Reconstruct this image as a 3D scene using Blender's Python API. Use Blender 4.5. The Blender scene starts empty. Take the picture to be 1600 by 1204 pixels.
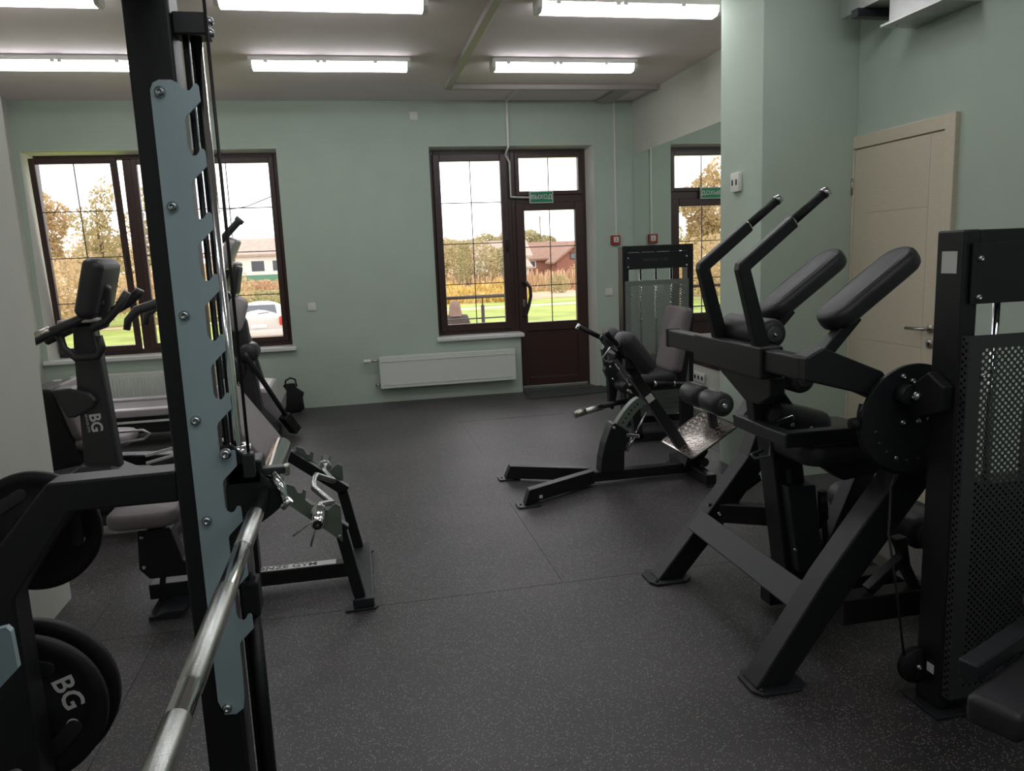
import bpy, math, random
from math import sin, cos, pi, radians
from mathutils import Vector as V, Matrix

# ------------------------------------------------------------------ camera, sky, exposure
sc = bpy.context.scene
col = sc.collection
CH = 1.5
def cam_setup():
    yaw, pitch, roll = radians(11.304), radians(9.441), radians(2.304)
    f = V((sin(yaw)*cos(pitch), cos(yaw)*cos(pitch), -sin(pitch)))
    r0 = V((cos(yaw), -sin(yaw), 0)); d0 = f.cross(r0)
    r = r0*cos(roll) + d0*sin(roll); d = d0*cos(roll) - r0*sin(roll)
    m = Matrix.Identity(4)
    for i in range(3):
        m[i][0] = r[i]; m[i][1] = -d[i]; m[i][2] = -f[i]
    m[2][3] = CH
    cd = bpy.data.cameras.new('camera'); co = bpy.data.objects.new('camera', cd); col.objects.link(co)
    cd.sensor_fit = 'HORIZONTAL'; cd.sensor_width = 36.0; cd.lens = 36.0*1205.8/1600.0
    cd.clip_start = 0.02; cd.clip_end = 600
    co.matrix_world = m; sc.camera = co
cam_setup()
w = bpy.data.worlds.new('overcast_sky'); sc.world = w; w.use_nodes = True
bg = w.node_tree.nodes['Background']
bg.inputs[0].default_value = (1.0, 0.955, 0.985, 1); bg.inputs[1].default_value = 2.7
sc.view_settings.view_transform = 'Standard'; sc.view_settings.look = 'None'
sc.view_settings.exposure = 0.12; sc.view_settings.gamma = 1.0
sc.view_settings.use_curve_mapping = False
LAMP = 11.0          # radiance of the fluorescent diffusers

# ------------------------------------------------------------------ materials
def lin(h):
    h = h.lstrip('#'); o = []
    for i in (0, 2, 4):
        c = int(h[i:i+2], 16)/255; o.append(c/12.92 if c <= .04045 else ((c+.055)/1.055)**2.4)
    return (*o, 1)
MATS = {}
def mat(name, hexc, rough=.5, metal=0., spec=.5, noise=0., nscale=8., bump=0., bscale=40., coat=0., stretch=None):
    m = bpy.data.materials.new(name); m.use_nodes = True; nt = m.node_tree; b = nt.nodes['Principled BSDF']
    c = lin(hexc); b.inputs['Base Color'].default_value = c; b.inputs['Roughness'].default_value = rough
    b.inputs['Metallic'].default_value = metal; b.inputs['Specular IOR Level'].default_value = spec
    b.inputs['Coat Weight'].default_value = coat
    tc = nt.nodes.new('ShaderNodeTexCoord'); src = tc.outputs['Object']
    if stretch:
        mp = nt.nodes.new('ShaderNodeMapping'); mp.inputs['Scale'].default_value = stretch
        nt.links.new(src, mp.inputs[0]); src = mp.outputs[0]
    if noise:
        n = nt.nodes.new('ShaderNodeTexNoise'); n.inputs['Scale'].default_value = nscale; n.inputs['Detail'].default_value = 4
        nt.links.new(src, n.inputs['Vector'])
        r = nt.nodes.new('ShaderNodeValToRGB'); e = r.color_ramp.elements
        e[0].position = .3; e[1].position = .7
        e[0].color = tuple(x*(1-noise) for x in c[:3])+(1,); e[1].color = tuple(min(1, x*(1+noise)) for x in c[:3])+(1,)
        nt.links.new(n.outputs[0], r.inputs[0]); nt.links.new(r.outputs[0], b.inputs['Base Color'])
    if bump:
        n2 = nt.nodes.new('ShaderNodeTexNoise'); n2.inputs['Scale'].default_value = bscale; n2.inputs['Detail'].default_value = 3
        nt.links.new(src, n2.inputs['Vector'])
        bp = nt.nodes.new('ShaderNodeBump'); bp.inputs['Strength'].default_value = bump; bp.inputs['Distance'].default_value = .01
        nt.links.new(n2.outputs[0], bp.inputs['Height']); nt.links.new(bp.outputs[0], b.inputs['Normal'])
    MATS[name] = m; return m
mat('wall_mint', '#b4c2b4', .75, noise=.03, nscale=3, bump=.05, bscale=60)
mat('wall_white', '#cbcbc2', .75, noise=.03, nscale=3, bump=.05, bscale=60)
mat('ceiling_paint', '#e8dadb', .8, noise=.04, nscale=2)
mat('plaster_white', '#dcdcd4', .6, noise=.02, nscale=4)
mat('brown_pvc', '#3f2a26', .38, noise=.08, nscale=20)
mat('white_pvc', '#e6e6e2', .35)
mat('radiator_paint', '#d9ddd6', .35)
mat('black_metal', '#18191c', .42, spec=.45, noise=.12, nscale=60, bump=.04, bscale=300)
mat('dark_metal', '#24272b', .42, spec=.5, noise=.1, nscale=60, bump=.04, bscale=300)
mat('black_rubber', '#17171a', .6, spec=.35, noise=.1, nscale=40, bump=.08, bscale=120)
mat('guard_grey', '#767c76', .5, metal=.2, noise=.05, nscale=40)
mat('guard_dark', '#3c3f3e', .5, metal=.2, noise=.05, nscale=40)
mat('grey_metal', '#4a4f50', .4, metal=.3, noise=.06, nscale=40)
mat('olive_metal', '#79857a', .4, metal=.3, noise=.05, nscale=30)
mat('zinc_plate', '#a6b9c0', .5, metal=.25, noise=.06, nscale=12, stretch=(1, 1, .2))
mat('chrome', '#dadcde', .12, metal=1.)
mat('knurled_chrome', '#c9ccc8', .24, metal=1., noise=.08, nscale=400, bump=.12, bscale=900)
mat('bolt_steel', '#b8bcc0', .22, metal=1.)
mat('tread_plate', '#eee4de', .24, metal=1., noise=.05, nscale=25, bump=.06, bscale=60)
mat('pad_vinyl', '#2e2d31', .45, spec=.5, noise=.08, nscale=30, bump=.1, bscale=150)
mat('pad_grey', '#6f6568', .5, spec=.5, noise=.05, nscale=30, bump=.08, bscale=150)
mat('pad_seam', '#4b4a50', .6)
mat('door_ivory', '#d3c8b2', .5, noise=.05, nscale=14, stretch=(1, 1, 14), bump=.05, bscale=60)
mat('satin_nickel', '#b9b4aa', .3, metal=1.)
mat('white_plastic', '#dcdcd6', .4)
mat('silver_plastic', '#b9b3b4', .35, metal=.4)
mat('dark_plastic', '#2b2b2e', .4, spec=.5, noise=.05, nscale=30)
mat('red_plastic', '#9c3a30', .4)
mat('sign_green', '#1f8a5c', .45)
mat('print_white', '#d9d9d6', .6)
mat('galvanised', '#b4b4b2', .35, metal=.8, noise=.1, nscale=6)
mat('trunking', '#b0a8a6', .5)
mat('cable_black', '#1c1a19', .5)
mat('mat_grey', '#3b403e', .8, noise=.15, nscale=80, bump=.2, bscale=200)
mat('fabric_black', '#121214', .9, noise=.2, nscale=60, bump=.3, bscale=80)
mat('lawn_green', '#8f9d48', .9, noise=.25, nscale=.6)
mat('path_sand', '#c9b79c', .9, noise=.1, nscale=1.)
mat('dry_soil', '#b8a084', .95, noise=.2, nscale=.3)
mat('bark', '#6a5646', .9, noise=.3, nscale=6)
mat('car_white', '#bdb6b4', .3, coat=.4)
mat('car_glass', '#49525a', .12, spec=.8)
mat('tail_red', '#b32a20', .2)
mat('house_white', '#e0ddd6', .8, noise=.06, nscale=1)
mat('house_brick', '#8a5f50', .9, noise=.1, nscale=3)
mat('roof_grey', '#a8988c', .9, noise=.12, nscale=2)
mat('roof_brown', '#8d7060', .9, noise=.12, nscale=2)
mat('fence_green', '#5d8a72', .8)
mat('blue_paint', '#5874a8', .7)
mat('skin', '#b98d74', .6)
mat('jacket_brown', '#4a3b3a', .85, noise=.15, nscale=12, bump=.3, bscale=20)
mat('hood_beige', '#7d655c', .9, noise=.1, nscale=12)
mat('facade', '#c8c2b8', .85, noise=.05, nscale=2)
def foliage_mat(name, a, b_, c):
    m = bpy.data.materials.new(name); m.use_nodes = True; nt = m.node_tree; b = nt.nodes['Principled BSDF']
    g = nt.nodes.new('ShaderNodeNewGeometry'); r = nt.nodes.new('ShaderNodeValToRGB'); e = r.color_ramp.elements
    e[0].color = lin(a); e[1].color = lin(c); x = e.new(.5); x.color = lin(b_)
    nt.links.new(g.outputs['Random Per Island'], r.inputs[0]); nt.links.new(r.outputs[0], b.inputs['Base Color'])
    b.inputs['Roughness'].default_value = .8; b.inputs['Specular IOR Level'].default_value = .1
    tl = nt.nodes.new('ShaderNodeBsdfTranslucent'); nt.links.new(r.outputs[0], tl.inputs[0])
    mx = nt.nodes.new('ShaderNodeMixShader'); mx.inputs[0].default_value = .5
    nt.links.new(b.outputs[0], mx.inputs[1]); nt.links.new(tl.outputs[0], mx.inputs[2]); nt.links.new(mx.outputs[0], nt.nodes['Material Output'].inputs[0])
    MATS[name] = m
foliage_mat('leaf_tan', '#b39d7c', '#cbb28a', '#dcc6a2')
foliage_mat('leaf_olive', '#a49c76', '#bdad84', '#cfbf98')
foliage_mat('leaf_green', '#96986c', '#b0a87c', '#c6b892')
foliage_mat('leaf_rust', '#b39270', '#c7a582', '#d8bd9c')
foliage_mat('leaf_yellow', '#c6a95c', '#d6bb70', '#e0ca90')
# glass: thin pane, mostly clear with a weak reflection
def glass():
    m = bpy.data.materials.new('window_glass'); m.use_nodes = True; nt = m.node_tree; nt.nodes.remove(nt.nodes['Principled BSDF'])
    t = nt.nodes.new('ShaderNodeBsdfTransparent'); t.inputs[0].default_value = (.95, .96, .95, 1)
    g = nt.nodes.new('ShaderNodeBsdfGlossy'); g.inputs['Roughness'].default_value = .02
    fr = nt.nodes.new('ShaderNodeFresnel'); fr.inputs[0].default_value = 1.3
    mx = nt.nodes.new('ShaderNodeMixShader'); nt.links.new(fr.outputs[0], mx.inputs[0]); nt.links.new(t.outputs[0], mx.inputs[1]); nt.links.new(g.outputs[0], mx.inputs[2])
    nt.links.new(mx.outputs[0], nt.nodes['Material Output'].inputs[0]); MATS['window_glass'] = m
glass()
mm = bpy.data.materials.new('mirror_silver'); mm.use_nodes = True
b = mm.node_tree.nodes['Principled BSDF']; b.inputs['Metallic'].default_value = 1; b.inputs['Roughness'].default_value = .005; b.inputs['Base Color'].default_value = (.86, .9, .87, 1)
MATS['mirror_silver'] = mm
ml = bpy.data.materials.new('lamp_diffuser'); ml.use_nodes = True
b = ml.node_tree.nodes['Principled BSDF']; b.inputs['Base Color'].default_value = (.8, .8, .8, 1)
b.inputs['Emission Color'].default_value = (.965, .98, 1.0, 1); b.inputs['Emission Strength'].default_value = LAMP
MATS['lamp_diffuser'] = ml
def floor_mat():
    m = bpy.data.materials.new('speckled_rubber'); m.use_nodes = True; nt = m.node_tree; b = nt.nodes['Principled BSDF']
    tc = nt.nodes.new('ShaderNodeTexCoord')
    def N(t): return nt.nodes.new('ShaderNode'+t)
    vo = N('TexVoronoi'); vo.inputs['Scale'].default_value = 150; nt.links.new(tc.outputs['Object'], vo.inputs['Vector'])
    # a flake is the middle of some cells only
    lt = N('Math'); lt.operation = 'LESS_THAN'; lt.inputs[1].default_value = .33; nt.links.new(vo.outputs['Distance'], lt.inputs[0])
    sep = N('SeparateColor'); nt.links.new(vo.outputs['Color'], sep.inputs[0])
    gt = N('Math'); gt.operation = 'GREATER_THAN'; gt.inputs[1].default_value = .62; nt.links.new(sep.outputs[0], gt.inputs[0])
    mu = N('Math'); mu.operation = 'MULTIPLY'; nt.links.new(lt.outputs[0], mu.inputs[0]); nt.links.new(gt.outputs[0], mu.inputs[1])
    no = N('TexNoise'); no.inputs['Scale'].default_value = 1.3; no.inputs['Detail'].default_value = 5; nt.links.new(tc.outputs['Object'], no.inputs['Vector'])
    r0 = N('ValToRGB'); r0.color_ramp.elements[0].color = lin('#353233'); r0.color_ramp.elements[1].color = lin('#474344')
    r0.color_ramp.elements[0].position = .35; r0.color_ramp.elements[1].position = .65
    nt.links.new(no.outputs[0], r0.inputs[0])
    mx = N('Mix'); mx.data_type = 'RGBA'; mx.inputs[7].default_value = lin('#8e8d8c')
    nt.links.new(mu.outputs[0], mx.inputs[0]); nt.links.new(r0.outputs[0], mx.inputs[6]); nt.links.new(mx.outputs[2], b.inputs['Base Color'])
    b.inputs['Roughness'].default_value = .46; b.inputs['Specular IOR Level'].default_value = .6
    n2 = N('TexNoise'); n2.inputs['Scale'].default_value = 260; n2.inputs['Detail'].default_value = 2; nt.links.new(tc.outputs['Object'], n2.inputs['Vector'])
    bp = N('Bump'); bp.inputs['Strength'].default_value = .35; bp.inputs['Distance'].default_value = .004
    nt.links.new(n2.outputs[0], bp.inputs['Height']); nt.links.new(bp.outputs[0], b.inputs['Normal'])
    MATS['speckled_rubber'] = m
floor_mat()

# ------------------------------------------------------------------ mesh builder
class MB:
    def __init__(s): s.v = []; s.f = []; s.sm = []
    def add(s, vs, fs, smooth=False):
        o = len(s.v); s.v += [V(p) for p in vs]
        for f in fs: s.f.append([i+o for i in f]); s.sm.append(smooth)
        return s
    def box(s, lo, hi):
        (a, b_, c), (d, e, f) = lo, hi
        vs = [(a, b_, c), (d, b_, c), (d, e, c), (a, e, c), (a, b_, f), (d, b_, f), (d, e, f), (a, e, f)]
        return s.add(vs, [(0, 3, 2, 1), (4, 5, 6, 7), (0, 1, 5, 4), (1, 2, 6, 5), (2, 3, 7, 6), (3, 0, 4, 7)])
    def beam(s, p0, p1, w, h, up=(0, 0, 1)):
        p0, p1 = V(p0), V(p1); d = (p1-p0).normalized(); up = V(up)
        if abs(d.dot(up)) > .98: up = V((0, 1, 0))
        sd = d.cross(up).normalized(); u = sd.cross(d)
        q = [(-w/2, -h/2), (w/2, -h/2), (w/2, h/2), (-w/2, h/2)]
        vs = [p0+sd*a+u*b_ for a, b_ in q]+[p1+sd*a+u*b_ for a, b_ in q]
        return s.add(vs, [(0, 1, 2, 3), (7, 6, 5, 4), (0, 4, 5, 1), (1, 5, 6, 2), (2, 6, 7, 3), (3, 7, 4, 0)])
    def tube(s, pts, r, n=12, caps=True):
        pts = [V(p) for p in pts]; m = len(pts)
        rs = r if isinstance(r, (list, tuple)) else [r]*m
        t = (pts[1]-pts[0]).normalized(); u = t.orthogonal().normalized(); vs = []
        for i, p in enumerate(pts):
            if 0 < i < m-1: tn = ((pts[i+1]-p).normalized()+(p-pts[i-1]).normalized()).normalized()
            elif i == 0: tn = (pts[1]-p).normalized()
            else: tn = (p-pts[i-1]).normalized()
            u = (u-tn*u.dot(tn)).normalized(); w_ = tn.cross(u)
            k = 1.
            if 0 < i < m-1:
                c = tn.dot((p-pts[i-1]).normalized()); k = 1/max(c, .6)
            for j in range(n):
                a = 2*pi*j/n; vs.append(p+(u*cos(a)+w_*sin(a))*rs[i]*(k if k < 1.2 else 1.1))
        fs = [(i*n+j, i*n+(j+1) % n, (i+1)*n+(j+1) % n, (i+1)*n+j) for i in range(m-1) for j in range(n)]
        s.add(vs, fs, True)
        if caps:
            o = len(s.v)-m*n
            s.f.append([o+j for j in reversed(range(n))]); s.sm.append(False)
            s.f.append([o+(m-1)*n+j for j in range(n)]); s.sm.append(False)
        return s
    def cyl(s, p0, p1, r, n=24): return s.tube([p0, p1], r, n)
    def lathe(s, p0, axis, prof, n=32, smooth=True):
        "prof: (distance along axis, radius); radius 0 closes"
        p0 = V(p0); ax = V(axis).normalized(); u = ax.orthogonal().normalized(); w_ = ax.cross(u)
        vs = []; fs = []; rings = []
        for d, r in prof:
            if r < 1e-6: rings.append([len(vs)]); vs.append(p0+ax*d)
            else:
                rings.append(list(range(len(vs), len(vs)+n)))
                for j in range(n):
                    a = 2*pi*j/n; vs.append(p0+ax*d+(u*cos(a)+w_*sin(a))*r)
        for A, B in zip(rings, rings[1:]):
            for j in range(n):
                k = (j+1) % n
                if len(A) == 1 and len(B) == 1: continue
                if len(A) == 1: fs.append((A[0], B[k], B[j]))
                elif len(B) == 1: fs.append((A[j], A[k], B[0]))
                else: fs.append((A[j], A[k], B[k], B[j]))
        return s.add(vs, fs, smooth)
    def prism(s, pts, f):
        "f(x, y, t) maps the outline (x, y) and t in 0..1 to a point"
        n = len(pts); vs = [f(x, y, 0) for x, y in pts]+[f(x, y, 1) for x, y in pts]
        return s.add(vs, [tuple(reversed(range(n))), tuple(range(n, 2*n))]+[(i, (i+1) % n, n+(i+1) % n, n+i) for i in range(n)])
    def xz(s, pts, y0, y1): return s.prism(pts, lambda x, z, t: (x, y0+(y1-y0)*t, z))
    def yz(s, pts, x0, x1): return s.prism(pts, lambda y, z, t: (x0+(x1-x0)*t, y, z))
    def xy(s, pts, z0, z1): return s.prism(pts, lambda x, y, t: (x, y, z0+(z1-z0)*t))
    def pad(s, c, u, v, lu, lv, th, rc=.05, re=.02, n=6, dome=0.):
        "upholstered pad: centre c, plane axes u v, size lu lv, thickness th, corner radius rc, edge radius re"
        c, u, v = V(c), V(u).normalized(), V(v); v = (v-u*v.dot(u)).normalized(); w_ = u.cross(v)
        def ring(ins):
            o = []; r = max(rc-ins, .002)
            for (sx, sy, a0) in ((1, 1, 0), (-1, 1, pi/2), (-1, -1, pi), (1, -1, 3*pi/2)):
                for k in range(n+1):
                    a = a0+pi/2*k/n; o.append((sx*(lu/2-ins-r)+r*cos(a), sy*(lv/2-ins-r)+r*sin(a)))
            return o
        lay = []
        for k in range(4):
            a = pi/2*k/3; lay.append((re*(1-sin(a)), -th/2+re*(1-cos(a))))
        for k in range(4):
            a = pi/2*k/3; lay.append((re*(1-cos(a)), th/2-re*(1-sin(a))))
        if dome:
            for k in (1, 2): lay.append((re+min(lu, lv)*.16*k, th/2+dome*(k/2)**.6))
        vs = []; m = 4*(n+1)
        for ins, h in lay: vs += [c+u*x+v*y+w_*h for x, y in ring(ins)]
        fs = [(i*m+j, i*m+(j+1) % m, (i+1)*m+(j+1) % m, (i+1)*m+j) for i in range(len(lay)-1) for j in range(m)]
        s.add(vs, fs, True); o = len(s.v)-len(vs)
        s.f.append([o+j for j in reversed(range(m))]); s.sm.append(True)
        s.f.append([o+(len(lay)-1)*m+j for j in range(m)]); s.sm.append(True)
        return s
    def perf(s, o, u, v, w, h, p, r, mg):
        "sheet with a staggered grid of eight-sided holes"
        o, u, v = V(o), V(u), V(v); nx = int((w-2*mg)/p); ph = p*.5; ny = int((h-2*mg)/ph); x0 = (w-(nx+.5)*p)/2; y0 = (h-ny*ph)/2
        def q(a, b_, c, d):
            s.add([o+u*a+v*b_, o+u*c+v*b_, o+u*c+v*d, o+u*a+v*d], [(0, 1, 2, 3)])
        q(0, 0, w, y0); q(0, y0+ny*ph, w, h)
        for j in range(ny):
            ya = y0+j*ph; yb = ya+ph; off = p/2 if j % 2 else 0
            q(0, ya, x0+off, yb); q(x0+off+nx*p, ya, w, yb)
            for i in range(nx):
                xa = x0+off+i*p; cx = xa+p/2; cy = ya+ph/2
                ou = [(xa+p, cy), (xa+p, yb), (cx, yb), (xa, yb), (xa, cy), (xa, ya), (cx, ya), (xa+p, ya)]
                inn = [(cx+r*cos(k*pi/4), cy+r*sin(k*pi/4)) for k in range(8)]
                vs = [o+u*a+v*b_ for a, b_ in ou+inn]
                s.add(vs, [(k, (k+1) % 8, 8+(k+1) % 8, 8+k) for k in range(8)])
        return s

def wloc(o):
    p = V((0, 0, 0))
    while o is not None: p += o.location; o = o.parent
    return p
def obj(name, mb, m, parent=None, loc=None, bev=0., kind=None, label=None):
    "one mesh object; vertices are given in world coordinates"
    base = V(loc) if loc is not None else (wloc(parent) if parent else V((0, 0, 0)))
    me = bpy.data.meshes.new(name)
    me.from_pydata([tuple(p-base) for p in mb.v], [], mb.f); me.polygons.foreach_set('use_smooth', mb.sm); me.update()
    me.materials.append(MATS[m] if isinstance(m, str) else m)
    o = bpy.data.objects.new(name, me); col.objects.link(o)
    if parent: o.parent = parent; o.location = base-wloc(parent)
    else: o.location = base
    if bev:
        bm = o.modifiers.new('bevel', 'BEVEL'); bm.width = bev; bm.segments = 2; bm.limit_method = 'ANGLE'; bm.angle_limit = radians(40)
    if kind: o['kind'] = kind
    if label: o['label'] = label
    return o
def tag(o, label, cat, group=None):
    o['label'] = label; o['category'] = cat
    if group: o['group'] = group
    return o
def thing(name, label, cat, loc, group=None):
    o = bpy.data.objects.new(name, None); o.empty_display_size = .1; col.objects.link(o); o.location = loc
    return tag(o, label, cat, group)
def dup(o, dloc, label=None, parent=None):
    c = o.copy(); col.objects.link(c)
    if parent is None: c.location = o.location+V(dloc)
    else: c.parent = parent
    if label: c['label'] = label
    for ch in list(o.children):
        dup(ch, (0, 0, 0), None, c)
    return c
def struct(name, mb, m, parent=None, bev=0.):
    return obj(name, mb, m, parent, kind=None if parent else 'structure', bev=bev)
def text(name, s, size, m, parent, origin, u, v, bold=0., shear=0., center=True, depth=.0006):
    cu = bpy.data.curves.new('t', 'FONT'); cu.body = s; cu.size = size; cu.extrude = depth; cu.offset = bold; cu.shear = shear
    if center: cu.align_x = 'CENTER'; cu.align_y = 'CENTER'
    cu.resolution_u = 3
    t = bpy.data.objects.new('t', cu); col.objects.link(t); bpy.context.view_layer.update()
    me = bpy.data.meshes.new_from_object(t.evaluated_get(bpy.context.evaluated_depsgraph_get()))
    bpy.data.objects.remove(t); bpy.data.curves.remove(cu)
    u, v = V(u).normalized(), V(v).normalized(); n = u.cross(v); base = wloc(parent); og = V(origin)
    for p in me.vertices:
        c = p.co.copy(); p.co = og+u*c.x+v*c.y+n*c.z-base
    me.materials.clear(); me.materials.append(MATS[m]); me.name = name
    o = bpy.data.objects.new(name, me); col.objects.link(o); o.parent = parent
    return o
def bolt(parent, p, axis, r=.009, m='bolt_steel', name='bolt'):
    return obj(name, MB().lathe(p, axis, [(0, r), (r*.5, r*.95), (r*.9, r*.55), (r*.9, r*.4), (r*.5, r*.35), (r*.5, 0)], 12), m, parent)

# ------------------------------------------------------------------ the room
XR, XL, YF, ZC = 3.14, -3.05, 8.37, 3.133
YB = -2.6; YG = 8.57; XP = -1.40; YP = 3.79
FL = struct('floor', MB().box((XL-.3, YB-.3, -.2), (XR+.3, YF+.5, -.012)), 'black_rubber')
ys = [YB-.05, -1.72, -.47, .78, 2.03, 3.28, 4.53, 5.78, 7.03, 8.28, 8.8]
random.seed(4)
for i in range(len(ys)-1):
    xs = [XL-.1]+{4: [-.9, 2.3], 5: [-1.2, .86], 6: [-.3, 2.6], 7: [.9], 8: [-1.6, 1.9]}.get(i, [random.uniform(-1.5, 1.5)])+[XR+.1]
    for a, b_ in zip(xs, xs[1:]):
        obj('rubber_mat', MB().box((a+.001, ys[i]+.001, -.012), (b_-.001, ys[i+1]-.001, random.choice((0, -.0006, -.0012)))), 'speckled_rubber', FL)
CE = struct('ceiling', MB().box((XL-.3, YB-.3, ZC), (XR+.3, 6.08, ZC+.2)).box((XL-.3, 6.084, ZC+.001), (XR+.3, YF+.5, ZC+.2)), 'ceiling_paint')
# far wall with two openings (plastered reveals)
OW = (-3.0, -.655, .64, 2.675)     # left window opening
OD = (.885, 2.685, .64, 2.675)     # window and door block
DX = 1.795                         # where the door opening reaches the floor
YO = YF+.42
def farwall():
    m = MB()
    def b(x0, x1, z0, z1): m.box((x0, YF, z0), (x1, YO, z1))
    b(XL-.3, XR+.3, 2.675, ZC+.1); b(XL-.3, OW[0], -.1, 2.675); b(OW[0], OW[1], -.1, .64)
    b(OW[1], OD[0], -.1, 2.675); b(OD[0], DX, -.1, .64); b(OD[1], XR+.3, -.1, 2.675)
    return struct('wall_far', m, 'wall_mint')
WF = farwall()
def reveal(x, zb, zt, sgn):
    obj('window_reveal', MB().xy([(x, YF-.001), (x-sgn*.002, YF-.001), (x-sgn*.04, YG), (x, YG)], zb, zt), 'plaster_white', WF)
reveal(OW[0], .66, 2.675, -1); reveal(OD[1], 0, 2.675, 1)
for o_ in (OW, OD):
    obj('window_reveal', MB().prism([(YF-.001, 2.675), (YF-.001, 2.672), (YG, 2.655), (YG, 2.675)], lambda y, z, t: (o_[0]+(o_[1]-o_[0])*t, y, z)), 'plaster_white', WF)
WR = struct('wall_right', MB().box((XR, YB-.3, -.1), (XR+.2, 4.45, ZC+.1)), 'wall_mint')
WM = struct('wall_mirror', MB().box((XR, 5.0, -.1), (XR+.2, YF+.4, ZC+.1)), 'wall_white')
struct('wall_column', MB().box((2.50, 4.453, -.1), (XR+.2, 5.0, ZC+.1)), 'wall_mint', bev=.004)
struct('wall_left', MB().box((XL-.2, YP, -.1), (XL, YF+.4, ZC+.1)), 'wall_white')
struct('wall_pillar', MB().box((XL-.2, YB-.3, -.1), (XP, YP, ZC+.1)), 'wall_white', bev=.004)
struct('wall_back', MB().box((XL-.2, YB-.3, -.1), (XR+.2, YB, ZC+.1)), 'wall_mint')
mir = obj('wall_mirror_glass', MB().box((XR-.006, 5.02, .43), (XR-.001, 7.315, 2.555)), 'mirror_silver'); mir['kind'] = 'structure'
mir2 = obj('wall_mirror_glass', MB().box((XR-.006, 7.321, .43), (XR-.001, 8.355, 2.555)), 'mirror_silver'); mir2['kind'] = 'structure'

# windows ------------------------------------------------------------
def bars(parent, x0, x1, z0, z1, xs, zs, y, r=.0045, name='muntin'):
    for x in xs: obj(name, MB().box((x-r, y-r, z0), (x+r, y+r, z1)), 'brown_pvc', parent)
    for z in zs: obj(name, MB().box((x0, y-r*.9, z-r), (x1, y+r*.9, z+r)), 'brown_pvc', parent)
def frame(mb, x0, x1, z0, z1, t, y0, y1):
    mb.box((x0, y0, z0), (x0+t, y1, z1)); mb.box((x1-t, y0, z0), (x1, y1, z1))
    mb.box((x0+t, y0, z1-t), (x1-t, y1, z1)); mb.box((x0+t, y0, z0), (x1-t, y1, z0+t)); return mb
def sash(root, x0, x1, z0, z1, y, t=.055, cols=2, rows=4, tilt=0.):
    "sash with its pane and glazing bars; tilt swings the top inwards about the lower edge"
    o = obj('window_sash', frame(MB(), x0, x1, z0, z1, t, y-.03, y+.03), 'brown_pvc', root, loc=(x0, y, z0), bev=.006)
    a, b_, c, d = x0+t, x1-t, z0+t, z1-t
    g = obj('window_pane', MB().box((a, y-.004, c), (b_, y+.004, d)), 'window_glass', o)
    bars(o, a, b_, c, d, [a+(b_-a)*k/cols for k in range(1, cols)], [c+(d-c)*k/rows for k in range(1, rows)], y)
    o.rotation_euler = (tilt, 0, 0)
    return o
W1 = bpy.data.objects.new('window_1', None); col.objects.link(W1); W1.location = (-1.83, YG, .66); W1['kind'] = 'structure'
m = frame(MB(), -2.99, -.66, .665, 2.66, .05, YG, YG+.08); m.box((-2.16, YG, .715), (-2.075, YG+.08, 2.61))
obj('window_frame', m, 'brown_pvc', W1, bev=.006)
sash(W1, -2.945, -2.17, .71, 2.615, YG-.01, cols=2, tilt=radians(4.6))
sash(W1, -2.08, -.705, .71, 2.615, YG+.01, cols=3)
obj('window_handle', MB().box((-2.20, YG-.165, 1.60), (-2.18, YG-.14, 1.66)).box((-2.20, YG-.17, 1.52), (-2.185, YG-.155, 1.66)), 'brown_pvc', W1, bev=.003)
W2 = bpy.data.objects.new('window_2', None); col.objects.link(W2); W2.location = (1.33, YG, .66); W2['kind'] = 'structure'
obj('window_frame', frame(MB(), .89, 1.79, .665, 2.66, .06, YG, YG+.08), 'brown_pvc', W2, bev=.006)
sash(W2, .935, 1.745, .71, 2.615, YG-.005, t=.075)
obj('window_handle', MB().box((1.705, YG-.055, 1.63), (1.725, YG-.03, 1.69)).tube([(1.715, YG-.06, 1.68), (1.715, YG-.065, 1.56)], .009, 8), 'dark_plastic', W2)
# brown entrance door with a transom light
D1 = bpy.data.objects.new('door_1', None); col.objects.link(D1); D1.location = (2.2, YG, 0); D1['kind'] = 'structure'
m = MB(); y0, y1 = YG, YG+.08
m.box((1.79, y0, .0), (1.84, y1, 2.66)).box((2.60, y0, 0), (2.65, y1, 2.66)).box((1.84, y0, 2.61), (2.60, y1, 2.66)).box((1.84, y0, 2.08), (2.60, y1, 2.175))
obj('door_frame', m, 'brown_pvc', D1, bev=.006)
tr = obj('transom_sash', frame(MB(), 1.838, 2.604, 2.165, 2.615, .045, y0-.02, y1-.02), 'brown_pvc', D1, bev=.005)
obj('window_pane', MB().box((1.885, y0+.01, 2.205), (2.56, y0+.018, 2.565)), 'window_glass', tr)
bars(tr, 1.885, 2.56, 2.205, 2.565, [2.22], [], y0+.014)
lf = obj('door_leaf', MB().box((1.83, y0-.03, .035), (1.925, y1-.04, 2.085)).box((2.51, y0-.03, .035), (2.615, y1-.04, 2.085)).box((1.925, y0-.03, 2.0), (2.51, y1-.04, 2.085)).box((1.925, y0-.03, .66), (2.51, y1-.04, .76)).box((1.925, y0-.03, .035), (2.51, y1-.04, .13)), 'brown_pvc', D1, bev=.006)
obj('door_panel', MB().box((1.925, y0-.012, .13), (2.51, y1-.05, .66)), 'brown_pvc', lf)
obj('window_pane', MB().box((1.925, y0-.004, .76), (2.51, y0+.004, 2.0)), 'window_glass', lf)
bars(lf, 1.925, 2.51, .76, 2.0, [2.2175], [1.17, 1.60], y0)
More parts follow.
